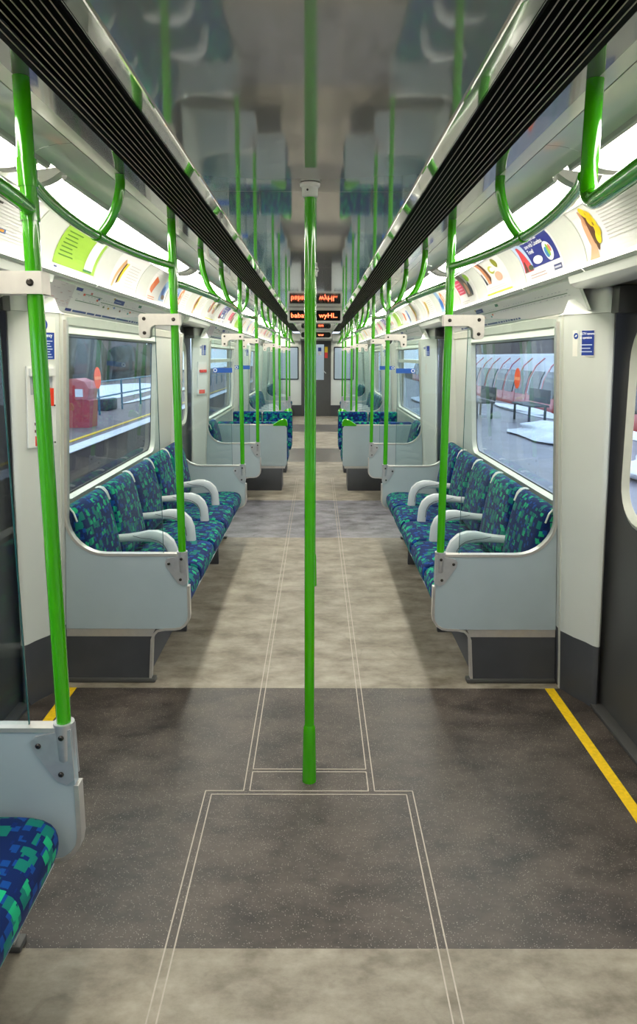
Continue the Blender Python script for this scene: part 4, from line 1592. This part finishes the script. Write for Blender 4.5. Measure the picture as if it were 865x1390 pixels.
vs = [mb.bm.verts.new(at(0.080 - v[0] * 0.85, 0.107 + v[1], 0.003)) for v in V]
for p in P:
    mb.face([vs[i] for i in p])
for q in range(7):
    R(0.040 + 0.006 * (q % 3), 0.124, 0.012 + q * 0.0115, 0.0155 + q * 0.0115, (214, 222, 240), 0.003)
tag(mb.build('emergency_notice', None, smooth=0), 'tall blue emergency notice high on the near left pillar', 'sign')

t = thing('emergency_alarm', 'white passenger alarm box with red-orange handle on the near left pillar', 'alarm', (0, 0, 0))
_at2 = pillar_frame(-1, 3.20, 1, 1.20)
at = lambda u, v, off=0.0: _at2(u - 0.008, v, off)
def slab(mb, a, b, c, d_, o0, o1):
    f = [at(a, c, o0), at(b, c, o0), at(b, d_, o0), at(a, d_, o0)]
    g = [at(a, c, o1), at(b, c, o1), at(b, d_, o1), at(a, d_, o1)]
    mb.loft([f, g])
mb = MB()
slab(mb, 0.008, 0.150, 0.0, 0.355, 0.0, 0.010)
slab(mb, 0.020, 0.140, 0.312, 0.345, 0.010, 0.026)
mb.build('alarm_case', M['fairing'], t)
mb = MB(); slab(mb, 0.026, 0.134, 0.232, 0.308, 0.010, 0.0115)
mb.build('alarm_recess', M['panel'], t)
mb = MB()
slab(mb, 0.034, 0.120, 0.238, 0.258, 0.014, 0.032)
slab(mb, 0.034, 0.050, 0.180, 0.238, 0.014, 0.032)
mb.build('alarm_handle', pal((226, 58, 24)), t)
mb = MB()
for v in (0.098, 0.066):
    slab(mb, 0.052, 0.118, v, v + 0.012, 0.010, 0.012)
mb.build('speaker_slot', pal((90, 26, 22)), t)
mb = MB().use(pal((228, 76, 30)))
slab(mb, 0.030, 0.116, 0.006, 0.050, 0.010, 0.0125)
mb.use(pal((250, 226, 210)))
slab(mb, 0.052, 0.104, 0.030, 0.036, 0.0125, 0.0135)
mb.build('alarm_label', None, t)
mb = MB()
for v in (0.335, 0.18, 0.014):
    p = Vector(at(0.016, v, 0.010)); q = Vector(at(0.016, v, 0.013))
    mb.tube([p, q], 0.004, 8)
mb.build('screw', M['bolt'], t)
# small alarm seen through the glass further down on the left
mb = MB()
at = pillar_frame(-1, 7.50, 1, 1.20)
slab(mb, 0.01, 0.14, 0, 0.34, 0, 0.012)
o = mb.build('emergency_alarm', M['fairing'])
tag(o, 'white alarm box on the left pillar before the facing seats', 'alarm')
mb = MB(); slab(mb, 0.03, 0.12, 0.23, 0.26, 0.012, 0.03); mb.build('alarm_handle', pal((226, 58, 24)), o)
mb = MB(); slab(mb, 0.03, 0.12, 0.01, 0.05, 0.012, 0.014); mb.build('alarm_label', pal((228, 76, 30)), o)

# oval stickers on the windows
for s, sd, yy in ((1, 'right', 4.17), (-1, 'left', 3.97)):
    mb = MB().use(pal((236, 84, 36)))
    zc = 1.475
    vs = [mb.bm.verts.new((s * (xw(zc) + 0.022), yy + 0.062 * math.cos(2 * PI * k / 28), zc + 0.062 * math.sin(2 * PI * k / 28))) for k in range(28)]
    mb.face(vs)
    mb.use(pal((244, 150, 110)))
    mb.box(*sorted((s * (xw(zc) + 0.0205), s * (xw(zc) + 0.0215))), yy - 0.055, yy + 0.055, zc - 0.010, zc + 0.008)
    tag(mb.build('window_sticker', None, smooth=0), f'round orange sticker on the near {sd} window', 'sticker')

# ------------------------------------------------------------------ outside: platforms, snow, another train
ASPH = mat('wet_asphalt', (118, 116, 128), 0.35, noise=0.22, nscale=1.6, detail=8)
BALL = mat('dark_ballast', (54, 52, 50), 0.9, noise=0.45, nscale=18, bump=0.6, detail=8)
SNOW = mat('snow', (232, 236, 244), 0.7, noise=0.08, nscale=3, bump=0.5)
PLAT = mat('platform_paving', (112, 98, 98), 0.6, noise=0.15, nscale=5)
TRED = mat('train_red_paint', (186, 30, 40), 0.3, coat=0.3, noise=0.03)
TGRY = mat('train_pale_roof', (176, 178, 186), 0.4, noise=0.05)
TDRK = mat('train_dark_glass', (26, 30, 38), 0.12)
HEDGE = mat('dark_winter_foliage', (44, 52, 46), 0.9, noise=0.6, nscale=2.5, bump=1.0, detail=9)
BARK = mat('bark', (66, 56, 48), 0.9, noise=0.3, nscale=12)
BRICK = mat('sooty_brick', (108, 92, 90), 0.8, noise=0.25, nscale=6)
BLUEM = mat('blue_fence_paint', (44, 108, 138), 0.4)
BENCH = mat('dark_bench', (40, 48, 56), 0.5)
BINR = mat('faded_red_plastic', (176, 52, 62), 0.45, noise=0.08, nscale=6)

mb = MB(); mb.box(-45, 60, -25, 140, -1.25, -1.10)
mb.build('ground', BALL, kind='structure', smooth=0)
mb = MB(); mb.box(1.62, 7.1, -20, 120, -1.1, -0.06)
mb.build('platform', ASPH, kind='structure', smooth=0)
mb = MB(); mb.box(-14, -4.25, -20, 120, -1.1, -0.06)
mb.build('platform', PLAT, kind='structure', smooth=0)
mb = MB(); mb.box(-4.55, -4.22, -20, 120, -0.06, -0.045)
tag(mb.build('platform_edge', mat('white_coping', (224, 226, 232), 0.6, noise=0.1, nscale=4), smooth=0), 'white coping along the platform edge outside the left windows', 'platform edge')
mb = MB(); mb.box(-4.86, -4.76, -20, 120, -0.06, -0.048)
tag(mb.build('platform_line', M['yellow'], smooth=0), 'yellow line on the platform outside the left windows', 'platform marking')
for q, x in enumerate((-3.7, -2.25)):
    mb = MB(); mb.box(x - 0.035, x + 0.035, -20, 120, -1.1, -0.95)
    tag(mb.build('rail_track', M['steel'], smooth=0), ['steel running rail beside the left platform edge', 'steel running rail nearer the car on the left'][q], 'rail')


def blob(cx, cy, cz, rx, ry, rz, seed, n=20, m=10, rough=0.25, flat=False):
    rnd = random.Random(seed)
    ph = [(rnd.random() * 6, rnd.randint(1, 5), rnd.randint(1, 4), rnd.random()) for _ in range(7)]
    rings = []
    for j in range(1, m):
        th = (PI / 2 if flat else PI) * j / m
        r = []
        for i in range(n):
            a = 2 * PI * i / n
            k = 1 + rough * sum(math.sin(p[0] + p[1] * a + p[2] * th * 2) * p[3] for p in ph) / 3
            r.append((cx + rx * k * math.sin(th) * math.cos(a), cy + ry * k * math.sin(th) * math.sin(a), cz + rz * (k if not flat else 1) * math.cos(th)))
        rings.append(r)
    return rings


def snow(cx, cy, rx, ry, rz, seed, label, z=-0.07):
    mb = MB(); mb.loft(blob(cx, cy, z, rx, ry, rz, seed, flat=True, rough=0.35))
    tag(mb.build('snow_heap', SNOW, smooth=80), label, 'snow', 'swept snow on the platforms')


snow(5.1, 14.6, 0.8, 1.7, 0.30, 1, 'long heap of swept snow outside the near right window')
snow(5.0, 9.2, 0.7, 1.6, 0.26, 2, 'swept snow outside the near right door window')
snow(6.5, 21.5, 0.45, 3.0, 0.15, 3, 'farther thin snow bank beside the parked train')
snow(4.4, 25.0, 0.8, 3.0, 0.2, 4, 'distant snow heap outside the right side')
mb = MB()
mb.loft(blob(-10.2, 26, -0.07, 2.3, 17, 0.2, 5, n=40, flat=True, rough=0.15))
tag(mb.build('snow_field', SNOW, smooth=80), 'snow covering the back of the left platform behind the fence', 'snow', 'swept snow on the platforms')

snow(-6.75, 31.5, 0.35, 5.5, 0.14, 6, 'narrow bank of snow along the foot of the left fence')
snow(6.6, 15.2, 0.30, 1.8, 0.16, 8, 'thin line of snow in front of the parked train')
# parked train on the right
t = thing('train', 'parked red and grey train outside the right windows', 'train', (0, 0, 0))
XT = 7.55
def tprof(g=0.0):
    P = [(XT, -0.75), (XT - 0.06, -0.2), (XT - 0.04, 0.35), (XT + 0.06, 0.85), (XT + 0.28, 1.30), (XT + 0.62, 1.60), (XT + 1.05, 1.74), (XT + 1.5, 1.74), (XT + 1.93, 1.60), (XT + 2.27, 1.30), (XT + 2.5, 0.85), (XT + 2.58, -0.75)]
    return P
for c in range(3):
    ya = 4 + c * 17.0
    yb = ya + 16.2
    mb = MB().use(TGRY)
    P = tprof()
    mb.prism(P, 'y', ya, yb)
    body = mb.build('car_body', None, t)
    mb = MB().use(TRED)
    for (a, b) in ((0.0, 16.2),):
        mb.prism([(XT - 0.065, -0.72), (XT - 0.075, -0.2), (XT - 0.056, 0.32), (XT - 0.03, 0.36), (XT - 0.02, -0.72)], 'y', ya + a, ya + b)
    mb.build('red_side_band', None, body)
    k = 0
    yy = ya + 0.6
    while yy < yb - 1.6:
        isdoor = k % 2 == 0
        w = 1.5 if isdoor else 1.3
        col = TRED if isdoor else TGRY
        pts = [(XT - 0.070, -0.70), (XT - 0.082, -0.2), (XT - 0.062, 0.36), (XT + 0.038, 0.86), (XT + 0.258, 1.315), (XT + 0.55, 1.58)]
        if isdoor:
            mb = MB().use(TRED)
            mb.prism(pts + [(x + 0.05, z - 0.02) for x, z in pts[::-1]], 'y', yy, yy + 0.09)
            mb.prism(pts + [(x + 0.05, z - 0.02) for x, z in pts[::-1]], 'y', yy + w - 0.09, yy + w)
            mb.build('door_surround', None, body)
        mb = MB()
        wp = [(XT - 0.076, 0.30), (XT - 0.066, 0.38), (XT + 0.034, 0.87), (XT + 0.14, 1.12)]
        mb.prism(wp + [(x + 0.03, z) for x, z in wp[::-1]], 'y', yy + 0.14, yy + w - 0.14)
        mb.build('car_window', TDRK, body)
        yy += w + 0.12
        k += 1

# benches, sign post, lamp posts on the right platform
def bench(x, y, label):
    t = thing('platform_bench', label, 'bench', (x, y, -0.06))
    mb = MB(); mb.box(-0.25, 0.25, 0, 1.6, 0.42, 0.47, 0.01); mb.build('seat', BENCH, t)
    mb = MB(); mb.box(0.22, 0.27, 0, 1.6, 0.5, 0.85, 0.01); mb.build('backrest', BENCH, t)
    for a in (0.12, 1.42):
        for b in (-0.2, 0.2):
            mb = MB(); mb.box(b - 0.025, b + 0.025, a, a + 0.05, 0, 0.43); mb.build('leg', BENCH, t)
bench(5.6, 17.2, 'dark platform bench outside the near right window')
bench(4.6, 18.6, 'dark platform bench farther along the right platform')
t = thing('station_sign', 'white post with a red ring and blue bar outside the near right window', 'sign', (4.55, 12.3, -0.06))
mb = MB(); mb.box(-0.07, 0.35, -0.05, 0.05, 0, 2.3, 0.01); mb.build('sign_board', mat('white_enamel', (230, 232, 240), 0.3), t)
mb = MB()
for e in (-1,):
    outer = [(0.14 + 0.19 * math.cos(2 * PI * k / 32), 1.5 + 0.19 * math.sin(2 * PI * k / 32)) for k in range(32)]
    inner = [(0.14 + 0.12 * math.cos(2 * PI * k / 32), 1.5 + 0.12 * math.sin(2 * PI * k / 32)) for k in range(32)]
    A = [(x, e * 0.054, z) for x, z in outer]; B = [(x, e * 0.054, z) for x, z in inner]
    for i in range(32):
        j = (i + 1) % 32
        mb.poly([A[i], A[j], B[j], B[i]])
mb.build('red_ring', pal((214, 40, 50)), t, smooth=0)
mb = MB(); mb.box(-0.08, 0.36, -0.060, -0.055, 1.46, 1.54); mb.build('blue_bar', pal((34, 46, 120)), t, smooth=0)
for q, (x, y) in enumerate(((6.3, 12.0), (5.9, 26.0))):
    t = thing('canopy_post', ['slim grey post on the right platform near the camera', 'slim grey post farther along the right platform'][q], 'post', (x, y, -0.06))
    mb = MB(); mb.tube([(0, 0, 0), (0, 0, 3.2)], 0.05, 10); mb.build('post_shaft', BENCH, t)
    mb = MB(); mb.box(-0.12, 0.12, -0.12, 0.12, 0, 0.1, 0.02); mb.build('post_foot', BENCH, t)
# background on the right
mb = MB(); mb.box(14, 15, -10, 90, -1.1, 3.4)
o = mb.build('building', BRICK, smooth=0)
tag(o, 'long low brick building behind the parked train', 'building')
mb = MB(); mb.prism([(13.6, 3.4), (15.0, 4.2), (16.4, 3.4)], 'y', -10, 90); mb.build('roof', mat('slate', (84, 86, 98), 0.6, noise=0.1), o)

# left side things
t = thing('grit_bin', 'faded red rounded bin on the left platform, paper stuck on its lid', 'bin', (-5.6, 16.3, -0.06))
mb = MB()
mb.prism([(-0.34, 0), (0.30, 0), (0.34, 0.62), (0.26, 0.68), (-0.30, 0.68), (-0.36, 0.6)], 'y', -0.3, 0.3)
mb.build('bin_body', BINR, t)
mb = MB()
rings = []
mb.prism([(-0.40, 0.66), (0.30, 0.66), (0.34, 0.9), (0.26, 1.06), (0.05, 1.14), (-0.2, 1.12), (-0.38, 0.98)], 'y', -0.32, 0.36)
mb.build('bin_lid', BINR, t)
mb = MB(); mb.box(0.02, 0.20, -0.325, -0.318, 0.72, 0.90); mb.build('paper_note', pal((222, 230, 240)), t, smooth=0)
t = thing('grit_bin', 'second faded red bin behind the nearer one on the left platform', 'bin', (-7.1, 17.9, -0.06))
mb = MB(); mb.prism([(-0.4, 0), (0.36, 0), (0.4, 0.8), (0.2, 1.0), (-0.2, 1.0), (-0.42, 0.78)], 'y', -0.4, 0.4); mb.build('bin_body', BINR, t)
t = thing('platform_fence', 'blue metal fence along the back of the left platform', 'fence', (-6.15, 0, -0.06))
for z in (0.93, 0.50):
    mb = MB(); mb.tube([(0, 6, z), (0, 60, z)], 0.025, 8); mb.build('fence_rail', BLUEM, t)
for k in range(22):
    mb = MB(); mb.tube([(0, 8 + k * 2.3, 0), (0, 8 + k * 2.3, 0.96)], 0.03, 8); mb.build('fence_post', BLUEM, t)
t = thing('planter', 'dark planter topped with snow behind the left fence', 'planter', (-6.85, 21.5, -0.06))
mb = MB(); mb.box(-0.5, 0.5, -0.5, 0.5, 0, 0.35, 0.04); mb.build('planter_box', BENCH, t)
mb = MB(); mb.loft(blob(0, 0, 0.34, 0.42, 0.42, 0.14, 9, flat=True)); mb.build('snow_cap', SNOW, t)
# hedge and trees behind the left platform
hedges = [(-15.2, 8 + 9.5 * k, 2.4 + 0.5 * math.sin(k * 2.1)) for k in range(7)]
for k, (x, y, h) in enumerate(hedges):
    mb = MB(); mb.loft(blob(x, y, 0.9, 1.4, 3.6, h * 0.75, 20 + k, n=26, m=14, rough=0.25))
    tag(mb.build('bush', HEDGE, smooth=80), f'dark leafless bush behind the left platform, {ORD[k]} along the bank', 'bush', 'bushes behind the left platform')
for k, (x, y) in enumerate(((-19, 12), (-19.5, 21), (-19, 30), (-20, 41), (-19, 54))):
    t = thing('bare_tree', f'bare tree behind the left platform, {ORD[k]} along the bank', 'tree', (x, y, -0.5), 'bare trees behind the left platform')
    mb = MB(); mb.tube([(0, 0, 0), (0.1, 0.1, 2.5), (0, 0.2, 6)], [0.22, 0.16, 0.08], 8); mb.build('trunk', BARK, t)
    mb = MB()
    rnd = random.Random(k)
    for q in range(16):
        z0 = 2.0 + rnd.random() * 3.5
        a = rnd.random() * 6.28
        l = 1.2 + rnd.random() * 1.6
        mb.tube([(0.05, 0.1, z0), (l * 0.5 * math.cos(a), l * 0.5 * math.sin(a), z0 + l * 0.5), (l * math.cos(a), l * math.sin(a), z0 + l * 0.8)], [0.06, 0.04, 0.015], 5)
    mb.build('branches', BARK, t)
mb = MB(); mb.box(-24, -22, -10, 90, -1.1, 5.0)
tag(mb.build('building', BRICK, smooth=0), 'dim row of buildings far behind the left platform', 'building')
